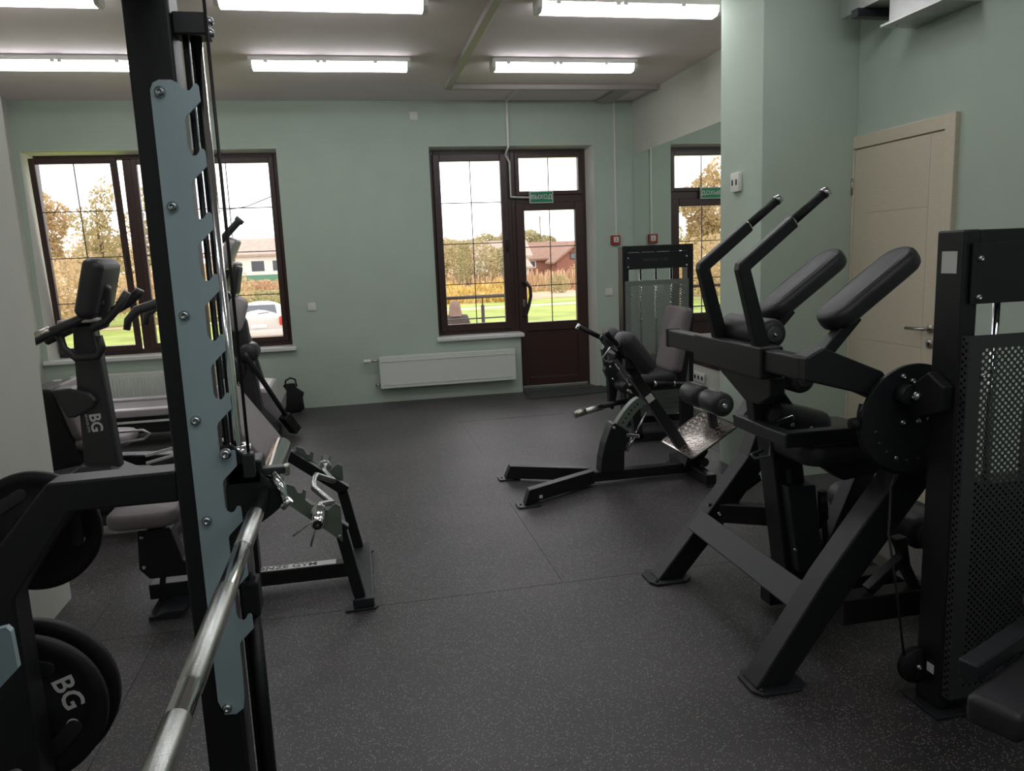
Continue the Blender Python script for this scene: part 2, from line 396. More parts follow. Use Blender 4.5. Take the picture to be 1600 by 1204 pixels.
ah = MB().tube([(1.885, y0-.03, 1.21), (1.885, y0-.075, 1.215), (1.91, y0-.095, 1.205), (1.945, y0-.1, 1.15), (1.948, y0-.1, 1.06), (1.925, y0-.095, .96), (1.895, y0-.085, .87), (1.885, y0-.06, .845), (1.885, y0-.03, .845)], .019, 10)
obj('door_handle', ah, 'dark_plastic', lf)
obj('lock_plate', MB().box((1.872, y0-.036, .94), (1.898, y0-.029, 1.02)), 'satin_nickel', lf, bev=.003)
obj('threshold', MB().box((1.84, y0-.04, 0), (2.61, y1, .035)), 'galvanised', D1, bev=.004)
for nm, x0, x1, lab in (('window_sill', -3.04, -.62, 1), ('window_sill', .865, 1.83, 2)):
    obj(nm, MB().box((x0, YF-.05, .625), (x1, YG+.005, .667)), 'white_pvc', W1 if lab == 1 else W2, bev=.008)

# ivory interior door on the right wall
D2 = bpy.data.objects.new('door_2', None); col.objects.link(D2); D2.location = (XR-.02, 4.05, 0); D2['kind'] = 'structure'
obj('door_frame', MB().box((XR-.03, 3.60, 0), (XR+.005, 3.675, 2.15)).box((XR-.022, 3.675, 2.075), (XR+.005, 4.452, 2.15)).box((XR-.022, 4.44, 0), (XR+.005, 4.452, 2.075)), 'door_ivory', D2, bev=.004)
dl = obj('door_leaf', MB().box((XR-.012, 3.68, .01), (XR+.005, 4.438, 2.07)), 'door_ivory', D2, bev=.002)
for k in range(5):
    z = .12+k*.39
    obj('door_panel', MB().box((XR-.0145, 3.79, z+.002), (XR-.011, 4.33, z+.388)), 'door_ivory', dl, bev=.0012)
hb = MB().lathe((XR-.012, 3.725, 1.015), (-1, 0, 0), [(0, .026), (.008, .026), (.01, .022), (.01, 0)], 20)
hb.tube([(XR-.02, 3.725, 1.015), (XR-.06, 3.725, 1.015), (XR-.066, 3.735, 1.015), (XR-.066, 3.86, 1.012)], .0095, 10)
obj('door_handle', hb, 'satin_nickel', dl)
obj('keyhole_rose', MB().lathe((XR-.012, 3.725, .93), (-1, 0, 0), [(0, .026), (.008, .026), (.01, .022), (.01, 0)], 20), 'satin_nickel', dl)
obj('keyhole', MB().lathe((XR-.0225, 3.725, .934), (-1, 0, 0), [(0, .008), (.002, .008), (.002, 0)], 12).box((XR-.0245, 3.721, .915), (XR-.0225, 3.729, .93)), 'black_metal', dl)
obj('door_hinge', MB().cyl((XR-.024, 4.446, 1.80), (XR-.024, 4.446, 1.90), .007, 10), 'satin_nickel', D2)

# skirting where the mirror wall meets the floor is absent; trunking on ceiling and walls
m = MB().box((.99, 2.2, ZC-.045), (1.055, 7.66, ZC)); t1 = obj('trim_1', m, 'trunking', bev=.004); t1['kind'] = 'structure'
t2 = obj('trim_2', MB().box((1.055, 7.60, ZC-.045), (3.135, 7.66, ZC)), 'trunking', bev=.004); t2['kind'] = 'structure'
t3 = obj('trim_3', MB().box((1.72, 7.66, ZC-.02), (1.745, YF, ZC)).box((1.72, YF-.02, 2.66), (1.745, YF, ZC-.02)), 'white_plastic', bev=.002); t3['kind'] = 'structure'
t4 = obj('trim_4', MB().tube([(1.733, YF-.012, 2.66), (1.733, YG-.04, 2.60), (1.775, YG-.045, 2.52), (1.775, YG-.045, 2.15), (1.985, YG-.045, 2.14)], .012, 8), 'white_plastic'); t4['kind'] = 'structure'
t5 = obj('trim_5', MB().box((2.915, YF-.014, 1.68), (2.935, YF, ZC)), 'white_plastic', bev=.002); t5['kind'] = 'structure'
t6 = obj('trim_6', MB().box((2.72, 7.66, ZC-.03), (2.90, 8.37, ZC)), 'trunking', bev=.004); t6['kind'] = 'structure'

# ------------------------------------------------------------------ fluorescent lamps
lamp_rows = [(-1.95, 5.19), (-.05, 5.16), (1.915, 5.14), (-1.98, 6.74), (-.04, 6.70), (1.90, 6.68), (-.05, 3.62), (1.915, 3.60), (-.05, .54), (1.915, .52), (-.05, -1.02), (1.915, -1.04)]
lamp_lab = {0: 'lit tube lamp at the upper left edge, left of the black upright', 1: 'lit tube lamp at the top, just right of the smith machine upright',
            2: 'lit tube lamp at the top, between the ceiling trunking and the column', 3: 'lit far-row tube lamp above the left window, cut by the upright',
            4: 'lit far-row tube lamp in the middle, left of the ceiling trunking', 5: 'lit far-row tube lamp above the entrance door'}
for i, (x, y) in enumerate(lamp_rows):
    t = thing('ceiling_lamp', lamp_lab.get(i, 'lit tube lamp on the ceiling above '+('the preacher bench' if x < 1 else 'the lever machine')+('' if y > 3 else ', just over the viewer' if y > 0 else ', behind the viewer')), 'lamp', (x, y, ZC), 'fluorescent tube lamps on the ceiling')
    L, wd = 1.27, .15
    obj('lamp_housing', MB().box((x-L/2, y-wd/2, ZC-.04), (x+L/2, y+wd/2, ZC)), 'white_plastic', t, bev=.006)
    pr = [(-wd/2+.004, -.04), (-wd/2+.012, -.075), (-wd/2+.035, -.095), (wd/2-.035, -.095), (wd/2-.012, -.075), (wd/2-.004, -.04)]
    obj('lamp_diffuser', MB().prism([(y+a, ZC+b_) for a, b_ in pr], lambda yy, zz, tt: (x-L/2+.03+(L-.06)*tt, yy, zz)), 'lamp_diffuser', t)
    for sx in (-1, 1):
        e = x+sx*(L/2-.03)
        obj('end_cap', MB().prism([(y+a*1.04, ZC+b_*1.03) for a, b_ in pr], lambda yy, zz, tt: (e+sx*.03*tt, yy, zz)), 'white_plastic', t)
        for q in (-.3, .15): obj('clip', MB().box((x+sx*.2+q-.015, y-wd/2-.006, ZC-.055), (x+sx*.2+q+.015, y-wd/2, ZC-.02)), 'white_plastic', t)
# ventilation unit over the ivory door
t = thing('ventilation_unit', 'bare metal ventilation box on the right wall above the ivory door', 'ventilation', (3.02, 3.75, 2.66))
obj('duct_box', MB().box((2.945, 3.53, 2.665), (XR-.002, 3.93, ZC-.002)), 'galvanised', t, bev=.003)
obj('bottom_panel', MB().box((2.915, 3.50, 2.65), (XR-.002, 3.96, 2.665)), 'galvanised', t, bev=.002)
obj('duct_box', MB().box((2.90, 3.96, 2.79), (XR-.002, 4.30, ZC-.002)), 'galvanised', t, bev=.003)
obj('bracket_rail', MB().box((2.86, 4.08, 2.745), (XR-.002, 4.14, 2.79)), 'dark_metal', t, bev=.003)
for q in ((2.97, 3.56), (2.97, 3.9), (3.09, 3.56), (3.09, 3.9)): bolt(t, (q[0], q[1], 2.65), (0, 0, -1), .006)

# ------------------------------------------------------------------ wall fittings
def radiator(x0, x1, z0, z1, label, ribs):
    t = thing('radiator', label, 'radiator', ((x0+x1)/2, YF-.07, z0), 'panel radiators on the far wall')
    y1, y0 = YF-.032, YF-.122
    obj('radiator_panel', MB().box((x0, y0, z0), (x1, y0+.016, z1)).box((x0, y1-.016, z0), (x1, y1, z1)), 'radiator_paint', t, bev=.005)
    obj('radiator_side', MB().box((x0-.004, y0+.016, z0+.01), (x0, y1-.01, z1)), 'radiator_paint', t)
    obj('radiator_side', MB().box((x1, y0+.016, z0+.01), (x1+.004, y1-.01, z1)), 'radiator_paint', t)
    obj('radiator_grille', MB().box((x0, y0+.016, z1-.006), (x1, y1-.016, z1)), 'radiator_paint', t)
    n = int((x1-x0)/.0335)
    for k in range(n):
        x = x0+.02+k*(x1-x0-.04)/n
        if ribs:
            obj('radiator_rib', MB().prism([(x, y0), (x+.006, y0-.006), (x+.016, y0-.006), (x+.022, y0)], lambda a, b_, t_: (a, b_, z0+.045+(z1-z0-.09)*t_)), 'radiator_paint', t)
        else:
            for zz in (z0+.035, z1-.055):
                obj('radiator_rib', MB().box((x, y0-.009, zz), (x+.017, y0, zz+.012)), 'radiator_paint', t, bev=.003)
    obj('valve_pipe', MB().cyl((x0-.09, YF-.075, z1-.04), (x0, YF-.075, z1-.04), .011, 10), 'satin_nickel', t)
    obj('thermostat_head', MB().lathe((x0-.165, YF-.075, z1-.04), (1, 0, 0), [(0, 0), (0, .017), (.01, .021), (.07, .021), (.078, .014), (.078, 0)], 16), 'white_plastic', t)
    obj('valve_pipe', MB().cyl((x0-.05, YF-.075, z0+.04), (x0, YF-.075, z0+.04), .011, 10).cyl((x0-.045, YF-.075, z0+.04), (x0-.045, YF, z0+.04), .010, 10), 'satin_nickel', t)
radiator(.225, 1.70, .165, .505, 'white panel radiator under the window beside the entrance door', False)
radiator(-2.79, -1.2, .17, .505, 'white ribbed panel radiator under the left window', True)
def plate(name, lab, cat, c, n, w, h, d, m='white_plastic', part='cover_plate', keys=1, keym='white_plastic', kf=.62):
    "wall plate with rocker or socket keys; n is the wall normal"
    t = thing(name, lab, cat, c); c = V(c); n = V(n); u = V((0, 0, 1)).cross(n); z = V((0, 0, 1))
    obj(part, MB().pad(c+n*d/2, u, z, w, h, d, .008, .003, 3), m, t)
    for k in range(keys):
        q = c+n*(d+.0015)+u*((k-(keys-1)/2)*(w/keys)*.94)
        obj('key', MB().pad(q, u, z, w/keys*kf, h*kf, .004, .004, .001, 3), keym, t)
    return t
plate('light_switch', 'small white light switch on the far wall beside the left window', 'switch', (-.43, YF, 1.07), (0, -1, 0), .085, .085, .012)
plate('light_switch', 'small white switch on the far wall right of the entrance door', 'switch', (2.83, YF, 1.07), (0, -1, 0), .085, .085, .012)
plate('power_socket', 'white triple power socket below the mirror', 'socket', (XR, 6.68, .315), (-1, 0, 0), .24, .09, .014, keys=3, keym='dark_plastic', kf=.4)
t = plate('smoke_sensor_base', 'small white square sensor high on the far wall near the ceiling', 'sensor', (.747, YF, 2.98), (0, -1, 0), .08, .08, .012)
t = plate('double_socket_box', 'small white box with two openings on the column, beside the mirror', 'socket', (2.50, 4.756, 1.919), (-1, 0, 0), .11, .12, .025, keys=2, keym='dark_plastic', kf=.3)
t = thing('fire_call_point', 'small red fire alarm call point on the far wall beside the mirror', 'fire alarm', (2.912, YF, 1.64))
obj('alarm_case', MB().pad((2.912, YF-.02, 1.64), (1, 0, 0), (0, 0, 1), .105, .105, .04, .01, .004, 3), 'red_plastic', t)
obj('alarm_button', MB().pad((2.915, YF-.0415, 1.645), (1, 0, 0), (0, 0, 1), .058, .058, .004, .005, .001, 3), 'print_white', t)
obj('alarm_mark', MB().box((2.90, YF-.0452, 1.632), (2.93, YF-.0435, 1.638)).box((2.91, YF-.0452, 1.645), (2.92, YF-.0435, 1.66)), 'red_plastic', t)
t = thing('exit_sign', 'green exit sign with white lettering over the entrance door', 'sign', (2.115, YG-.04, 2.10))
obj('sign_case', MB().box((1.985, YG-.055, 2.075), (2.255, YG-.022, 2.205)), 'white_plastic', t, bev=.004)
obj('sign_face', MB().box((1.995, YG-.057, 2.085), (2.245, YG-.055, 2.195)), 'sign_green', t)
text('sign_lettering', 'ВЫХОД', .066, 'print_white', t, (2.12, YG-.058, 2.14), (1, 0, 0), (0, 0, 1), bold=.001)
tag(obj('door_mat', MB().xy([(1.76, 7.87), (2.72, 7.98), (2.72, 8.36), (1.80, 8.36)], .0, .009), 'mat_grey', loc=(2.2, 8.15, 0), bev=.003), 'flat grey door mat on the floor before the entrance door', 'mat')

# ------------------------------------------------------------------ smith machine (bar runs along Y)
SM = thing('smith_machine', 'black smith machine with blue-grey hook plates in the left foreground', 'gym machine', (-.6, 1.2, 0))
YFAR, YNEAR = 1.75, .636
def hook_outline():
    xb, o = -.312, []
    o += [(-.372, .515), (-.372, 1.862), (-.366, 1.876), (-.354, 1.882), (-.33, 1.882), (-.318, 1.876), (-.312, 1.866)]
    for k in range(10):
        zt = 1.874-k*.1285
        o += [(xb, zt+.002), (xb+.003, zt-.008), (xb+.009, zt-.013), (xb+.016, zt-.012), (xb+.021, zt-.006), (xb+.024, zt), (xb+.03, zt+.001), (-.279, zt-.003), (-.278, zt-.034), (xb+.003, zt-.064), (xb, zt-.072)]
    o += [(xb, .58), (-.314, .515), (-.318, .49), (-.335, .478), (-.36, .48)]
    return list(reversed(o))
HO = hook_outline()
def smith_side(yp, s):
    "one side frame: yp is the face of the hook plate, s = +1 when the frame lies behind it"
    a = lambda d: yp+s*d
    def rng(d0, d1): return min(a(d0), a(d1)), max(a(d0), a(d1))
    y0, y1 = rng(.006, .106)
    obj('upright', MB().box((-.41, y0, .02), (-.321, y1, 2.13)), 'black_metal', SM, bev=.006)
    y2, y3 = rng(.012, .092)
    obj('rear_brace', MB().xz([(-.41, 1.065), (-.41, .995), (-.632, .995), (-.765, .81), (-.765, .03), (-.86, .03), (-.86, .84), (-.67, 1.062)], y2, y3), 'black_metal', SM, bev=.005)
    obj('base_beam', MB().box((-1.0, y2, 0), (.35, y3, .07)), 'black_metal', SM, bev=.005)
    h0, h1 = rng(0, .006)
    hp = obj('hook_plate', MB().xz(HO, h0, h1), 'zinc_plate', SM, label='blue-grey zinc plated steel plate with hook notches')
    for k in range(6):
        z = (1.858, 1.631, 1.405, 1.177, .95, .497)[k]
        bolt(hp, (-.353, h0 if s > 0 else h1, z), (0, -s, 0), .0115)
    yr = a(.05) if s > 0 else a(.105)
    obj('guide_rod', MB().cyl((-.282, yr, .16), (-.282, yr, 2.0), .0125, 20), 'chrome', SM)
    obj('guide_rod', MB().cyl((-.3035, yr+.004, .16), (-.3035, yr+.004, 2.0), .0065, 14), 'dark_metal', SM)
    b0, b1 = rng(.02, .08)
    rb = obj('rod_bracket', MB().box((-.321, b0, 1.975), (-.252, b1, 2.02)), 'black_metal', SM, bev=.004)
    for z in (1.985, 2.008): bolt(rb, (-.252, a(.05), z), (1, 0, 0), .009)
    obj('rod_bracket', MB().box((-.321, b0, .12), (-.252, b1, .165)), 'black_metal', SM, bev=.004)
    obj('rubber_stop', MB().box((-.305, b0, .70), (-.262, b1, .785)), 'black_rubber', SM, bev=.006)
    obj('rod_sleeve', MB().cyl((-.282, yr, .165), (-.282, yr, .70), .0165, 16), 'black_metal', SM)
    obj('cable', MB().cyl((-.25, a(-.01) if s > 0 else .38, 1.05), (-.25, a(-.01) if s > 0 else .38, 2.1), .0035, 8), 'cable_black', SM)
smith_side(YFAR, 1); smith_side(YNEAR, -1)
obj('top_beam', MB().box((-.41, .53, 2.06), (-.33, 1.86, 2.14)), 'black_metal', SM, bev=.006)
obj('rear_base_beam', MB().box((-.95, .56, 0), (-.88, 1.83, .07)), 'black_metal', SM, bev=.005)
# the sliding bar with its carriages
BX, BZ = -.228, 1.0
BAR = obj('bar', MB().cyl((BX, .30, BZ), (BX, 2.0, BZ), .0155, 24), 'chrome', SM)
for y0, y1 in ((.66, .86), (.93, 1.22), (1.40, 1.60)):
    obj('knurled_grip', MB().lathe((BX, y0, BZ), (0, 1, 0), [(0, .0155), (.002, .0165), (y1-y0-.002, .0165), (y1-y0, .0155)], 24), 'knurled_chrome', BAR)
for ysl, ye in ((1.86, 2.20), (.48, .12)):
    d = 1 if ye > ysl else -1
    obj('bar_sleeve', MB().lathe((BX, ysl, BZ), (0, d, 0), [(0, 0), (0, .034), (.012, .034), (.012, .029), (abs(ye-ysl)-.003, .029), (abs(ye-ysl), .026), (abs(ye-ysl), 0)], 32), 'chrome', BAR)
def carriage(yp, s):
    a = lambda d: yp+s*d
    y0, y1 = sorted((a(.008), a(.016)))
    c = obj('carriage_plate', MB().xz([(-.312, 1.112), (-.287, 1.116), (-.262, 1.088), (-.186, .988), (-.183, .970), (-.215, .945), (-.262, .915), (-.300, .862), (-.318, .855), (-.318, .90), (-.312, .915), (-.308, 1.02), (-.296, 1.058), (-.312, 1.092)][::-1], y0, y1), 'black_metal', SM, bev=.003)
    ya, yb = sorted((a(-.012), a(.085)))
    obj('carriage_collar', MB().lathe((-.282, a(.05), 1.075), (0, 0, 1), [(0, .016), (0, .030), (.03, .030), (.03, .016)], 24), 'chrome', c)
    obj('carriage_block', MB().box((-.305, ya+.02, 1.02), (-.228, yb, 1.075)), 'black_metal', c, bev=.005)
    obj('bearing_housing', MB().lathe((BX, a(-.003), BZ), (0, s, 0), [(.02, .016), (.02, .030), (.11, .030), (.11, .016)], 24), 'black_metal', c)
    if s < 0: return
    obj('bolt_stud', MB().cyl((-.298, a(.010), 1.10), (-.298, a(-.012), 1.10), .008, 12), 'black_metal', c)
    bolt(c, (-.298, a(-.010), 1.10), (0, -s, 0), .013)
    bolt(c, (-.235, a(.008), .955), (0, -s, 0), .006)
    obj('cable_clamp', MB().box((-.262, a(-.03) if s > 0 else a(.0), 1.045), (-.238, a(.0) if s > 0 else a(-.03), 1.10)), 'dark_metal', c, bev=.004)
    obj('latch_hook', MB().tube([(-.205, a(.03), 1.045), (-.20, a(.01), 1.03), (-.188, a(.0), 1.01), (-.180, a(-.005), .985), (-.186, a(-.005), .972)], [.007, .010, .011, .008, .006], 10), 'chrome', c)
    obj('latch_arm', MB().box((-.235, min(a(.02), a(.05)), 1.035), (-.175, max(a(.02), a(.05)), 1.052)), 'dark_metal', c, bev=.003)
    obj('latch_knob', MB().box((-.182, min(a(.02), a(.045)), 1.03), (-.170, max(a(.02), a(.045)), 1.054)), 'satin_nickel', c, bev=.003)
    obj('latch_pin', MB().cyl((-.190, a(-.015), .968), (-.170, a(-.015), .985), .009, 10), 'chrome', c)
    # hook that rests on the plate
    h0, h1 = sorted((a(.007), a(.015)))
    obj('carriage_hook', MB().xz([(-.30, .98), (-.27, .98), (-.27, .92), (-.284, .90), (-.30, .92)][::-1], h0, h1), 'black_metal', c)
carriage(YFAR, 1); carriage(YNEAR, -1)
for y0, y1 in ((1.835, 2.02),):
    obj('storage_peg', MB().cyl((-.845, y0, .478), (-.845, y1, .478), .024, 16), 'dark_metal', SM)
    obj('storage_peg', MB().cyl((-.745, y0, .91), (-.745, y1+.02, .91), .024, 16), 'dark_metal', SM)
def weight_plate(label, c, r, th, holes=3, logo=None, rot=0.):
    "rubber disc lying in the XZ plane, face towards -Y"
    t = thing('weight_plate', label, 'weight plate', c, 'rubber weight plates on the smith machine pegs'); c = V(c)
    prof = [(0, .026), (-.004, .045), (-.004, .055), (.006, .06), (.006, r*.80), (0, r*.86), (0, r*.955), (.006, r), (th-.006, r), (th, r*.955), (th, .026), (0, .026)]
    obj('rubber_disc', MB().lathe(c, (0, 1, 0), prof, 64), 'black_rubber', t)
    obj('hub_ring', MB().lathe(c+V((0, -.0045, 0)), (0, 1, 0), [(0, .026), (0, .036), (th+.006, .036), (th+.006, .026), (0, .026)], 32), 'dark_metal', t)
    for k in range(holes):
        a = rot+2*pi*k/holes; u = V((cos(a), 0, sin(a))); v = V((-sin(a), 0, cos(a)))
        g = MB().pad(c+u*r*.62+V((0, .0045, 0)), v, u, r*.62, r*.2, .003, r*.09, .0012, 5)
        obj('grip_recess', g, 'dark_plastic', t)
    if logo:
        for (s_, rr, a, sz, bd) in logo:
            u = V((cos(a), 0, sin(a))); v = V((-sin(a), 0, cos(a)))
            text('lettering', s_, sz, 'print_white', t, c+u*r*rr+V((0, .0052, 0)), v*-1, u, bold=.001)
    return t
weight_plate('front one of the two stacked plates on the low peg, white lettering', (-.845, 1.885, .478), .19, .034, logo=[('BG', .60, radians(18), .068, .001), ('G', .62, radians(-22), .038, .001)], rot=radians(75))
weight_plate('rear one of the two stacked plates on the low peg, slightly larger', (-.845, 1.95, .478), .20, .036)
weight_plate('smaller plate on the high peg behind the slanted brace', (-.762, 1.90, .915), .142, .028, logo=[('B', .66, radians(-18), .035, .001)], rot=radians(120))

# ------------------------------------------------------------------ preacher curl bench
PB = thing('preacher_bench', 'black preacher curl bench with grey slanted arm pad and notched bar rests', 'gym bench', (-.5, 3.61, 0))
PC = 3.61; YN, YR = 3.27, 3.95
rest = [(-.335, .600), (-.300, .585), (-.288, .556), (-.272, .552), (-.264, .570), (-.253, .560), (-.259, .520), (-.235, .497), (-.222, .462), (-.195, .455), (-.175, .462), (-.150, .485), (-.136, .492), (-.116, .478), (-.118, .317), (-.345, .520)]
for y, s in ((YN, -1), (YR, 1)):
    obj('bar_rest', MB().xz(rest[::-1], y-.004, y+.004), 'olive_metal', PB, bev=.001, label='olive grey steel plate with two bar notches')
    yi = y-s*.034
    obj('rail', MB().beam((-.62, yi, .765), (-.105, yi, .355), .05, .055, (0, 0, 1)), 'black_metal', PB, bev=.004)
    obj('leg', MB().beam((-.125, yi, .36), (-.065, yi, .05), .05, .05, (1, 0, 0)), 'black_metal', PB, bev=.004)
    obj('foot_plate', MB().xy([(-.13, y-.02), (.0, y-.02), (.012, y), (.0, y+.03), (-.13, y+.03)], 0, .008), 'dark_metal', PB, bev=.002)
    bolt(PB, (-.13, y+s*.004 if s < 0 else y-.006, .345), (0, -1, 0), .009)
    bolt(PB, (-.02, y+.005, .008), (0, 0, 1), .007, 'black_metal')
obj('front_beam', MB().box((-.095, YN-.01, .008), (-.004, YR+.01, .05)), 'dark_metal', PB, bev=.004)
bb = obj('base_beam', MB().box((-1.0, PC-.035, .03), (-.105, PC+.035, .10)), 'black_metal', PB, bev=.004)
obj('name_strip', MB().box((-.62, PC-.028, .10), (-.17, PC+.028, .1012)), 'print_white', bb)
text('lettering', 'BRONZE GYM', .055, 'black_metal', bb, (-.43, PC, .1014), (1, 0, 0), (0, 1, 0), bold=.001)
obj('post', MB().beam((-.55, PC, .08), (-.55, PC, .78), .07, .07), 'black_metal', PB, bev=.004)
ud = V((.22, 0, -.33)).normalized(); nn = V((.33, 0, .22)).normalized()
pc = V((-.50, PC, .815))
obj('arm_pad', MB().pad(pc-nn*.03, ud, (0, 1, 0), .42, .60, .07, .06, .022, 6), 'pad_grey', PB)
obj('pad_bracket', MB().box((-.62, PC-.06, .62), (-.52, PC+.06, .74)), 'black_metal', PB, bev=.004)
obj('seat', MB().pad((-.965, PC, .44), (1, 0, 0), (0, 1, 0), .30, .36, .07, .08, .025, 6, .008), 'pad_grey', PB)
obj('seat_post', MB().beam((-.945, PC, .41), (-.945, PC, .22), .07, .06), 'black_metal', PB, bev=.004)
obj('seat_frame', MB().xz([(-1.02, .36), (-.88, .36), (-.84, .20), (-.70, .19), (-.70, .13), (-.99, .13), (-1.03, .18)][::-1], PC-.04, PC+.04), 'black_metal', PB, bev=.006)
obj('rear_leg', MB().beam((-.93, PC-.02, .18), (-.955, PC-.02, .02), .022, .03), 'black_metal', PB, bev=.003)
obj('rear_foot', MB().xz([(-.97, 0), (-.85, 0), (-.82, .035), (-.9, .035), (-.94, .02), (-.97, .02)], PC-.2, PC+.2), 'dark_metal', PB, bev=.003)
for q in ((-1.0, PC-.042, .33), (-1.005, PC-.042, .19)): bolt(PB, q, (0, -1, 0), .010)
# EZ curl bar lying in the front notches
EZ = thing('curl_bar', 'chrome zigzag curl bar lying in the notches of the preacher bench', 'barbell', (-.2, PC, .47))
bx, bz = -.205, .472
zig = [(3.24, 0, 0), (3.34, 0, 0), (3.43, .045, -.025), (3.50, -.03, .03), (3.57, -.035, .035), (3.65, -.035, .035), (3.72, -.03, .03), (3.79, .045, -.025), (3.88, 0, 0), (3.98, 0, 0)]
obj('bar', MB().tube([(bx+a, y, bz+c) for y, a, c in zig], .0135, 14), 'knurled_chrome', EZ)
for ys_, d in ((3.24, -1), (3.98, 1)):
    sl = obj('bar_sleeve', MB().lathe((bx, ys_, bz), (0, d, 0), [(0, 0), (0, .034), (.014, .034), (.014, .025), (.165, .025), (.17, .022), (.17, 0)], 28), 'chrome', EZ)
    obj('sleeve_cap', MB().lathe((bx, ys_+d*.1702, bz), (0, d, 0), [(0, .019), (.002, .019), (.002, .006), (0, .006)], 20), 'black_metal', sl)
    for a in (0, 1):
        if d < 0: obj('collar_arm', MB().tube([(bx, ys_-.06, bz), (bx-.11+.07*a, ys_-.06-.02*a, bz-.075-.045*a)], .004, 8), 'chrome', sl)

# ------------------------------------------------------------------ back extension bench
HB = thing('back_extension_bench', 'black forty-five degree back extension bench with metal footplate before the column', 'gym bench', (1.6, 4.735, 0))
YC = 4.735
for s in (-1, 1):
    y = YC+s*.305
    lg = obj('leg', MB().prism([(.93, .012), (.965, .10), (1.46, .105), (1.46, .02)], lambda x, z, t: (x, y+(YC+s*.03-y)*max(0, (x-.93)/.53)+(-.035+.07*t), z)), 'black_metal', HB, bev=.004)
    obj('foot_plate', MB().xy([(.885, y-.04), (.90, y-.055), (1.03, y-.05), (1.04, y), (1.03, y+.05), (.90, y+.055), (.885, y+.04)], 0, .010), 'dark_metal', HB, bev=.003)
    bolt(HB, (.91, y, .010), (0, 0, 1), .007, 'black_metal')
    obj('foot_plate', MB().xy([(2.12, YC+s*.29-.04), (2.24, YC+s*.29-.04), (2.24, YC+s*.29+.04), (2.12, YC+s*.29+.04)], 0, .010), 'dark_metal', HB, bev=.003)
obj('sticker', MB().box((1.02, YC-.305-.0385, .05), (1.04, YC-.305-.0365, .07)), 'print_white', HB)
obj('spine_beam', MB().box((1.43, YC-.035, .02), (2.20, YC+.035, .085)), 'black_metal', HB, bev=.004)
obj('cross_foot', MB().box((2.13, YC-.30, .01), (2.20, YC+.30, .075)), 'black_metal', HB, bev=.004)
obj('column_plate', MB().xz([(1.505, .08), (1.515, .18), (1.54, .28), (1.575, .37), (1.592, .402), (1.612, .408), (1.705, .345), (1.695, .28), (1.672, .21), (1.667, .08)][::-1], YC-.055, YC+.055), 'black_metal', HB, bev=.005)
arc = []
for k in range(9):
    a = k/8; arc.append((1.622+.165*a, .395+.165*(1-(1-a)**1.5)))
arc2 = [(x+.058*(1-.1*k/8), z-.044) for k, (x, z) in enumerate(arc)]
ap = obj('adjuster_arc', MB().xz(arc+arc2[::-1], YC-.03, YC+.03), 'olive_metal', HB, bev=.002, label='olive grey curved adjusting bar with peg holes')
for k in range(1, 7):
    x = (arc[k][0]+arc2[k][0])/2; z = (arc[k][1]+arc2[k][1])/2
    obj('peg_hole', MB().lathe((x, YC-.0305, z), (0, -1, 0), [(0, .0065), (.0005, .0065), (.0005, 0)], 10), 'black_rubber', ap)
mb_ = obj('main_beam', MB().beam((1.705, YC, .79), (2.105, YC, .18), .07, .068, (1, 0, 0)), 'black_metal', HB, bev=.005)
obj('sticker', MB().prism([(-.026, -.026), (.026, -.026), (.026, .026), (-.026, .026)], lambda a, b_, t: (1.858+a*.55+b_*.83, YC-.0352-.001*t, .552-a*.83+b_*.55)), 'print_white', mb_)
obj('head_bracket', MB().xz([(1.60, .86), (1.64, .91), (1.70, .90), (1.81, .74), (1.73, .69)][::-1], YC-.09, YC+.09), 'black_metal', HB, bev=.006)
for q in ((1.67, .86), (1.71, .80), (1.75, .755), (1.70, .72)): bolt(HB, (q[0], YC-.09, q[1]), (0, -1, 0), .009)
pd = V((.62, 0, -.78)); pn = V((.78, 0, .62))
for y in (4.585, 4.885):
    obj('hip_pad', MB().pad((1.715, y, .875), pd, (0, 1, 0), .315, .20, .125, .06, .058, 6), 'pad_vinyl', HB)
    obj('pad_plate', MB().box((1.64, y-.03, .78), (1.74, y+.03, .84)), 'black_metal', HB, bev=.004)
hh = (((1.66, 4.60, .865), (1.455, 4.40, 1.045)), ((1.69, 4.86, .895), (1.434, 4.91, 1.035)))
for p0, p1 in hh:
    p0, p1 = V(p0), V(p1); d = (p1-p0).normalized(); L = (p1-p0).length
    h = obj('handle', MB().cyl(p0, p0+d*L*.45, .017, 12), 'black_metal', HB)
    obj('rubber_grip', MB().cyl(p0+d*L*.42, p1-d*.018, .0165, 14), 'black_rubber', h)
    obj('grip_ring', MB().cyl(p0+d*L*.40, p0+d*L*.42, .019, 14), 'chrome', h)
    obj('grip_end', MB().cyl(p1-d*.02, p1, .019, 14), 'chrome', h)
obj('adjuster_loop', MB().tube([(1.62, 4.60, .865), (1.545, 4.57, .918), (1.49, 4.55, .86), (1.50, 4.55, .845), (1.535, 4.55, .83), (1.615, 4.58, .868)], .0065, 8), 'bolt_steel', HB)
obj('gas_spring', MB().cyl((1.827, YC-.045, .461), (1.74, YC-.045, .31), .006, 10).cyl((1.74, YC-.045, .31), (1.686, YC-.045, .213), .012, 12), 'chrome', HB)
obj('release_lever', MB().beam((1.68, YC-.06, .325), (1.77, YC-.06, .31), .02, .025), 'bolt_steel', HB, bev=.004)
obj('stop_rod', MB().cyl((1.62, YC-.05, .80), (1.71, YC-.05, .66), .006, 8), 'chrome', HB)
bolt(HB, (1.715, YC-.05, .655), (0, -1, 0), .012); bolt(HB, (1.60, YC-.055, .38), (0, -1, 0), .012)
obj('pull_knob', MB().cyl((1.735, YC-.04, .60), (1.69, YC-.08, .625), .009, 10), 'chrome', HB)
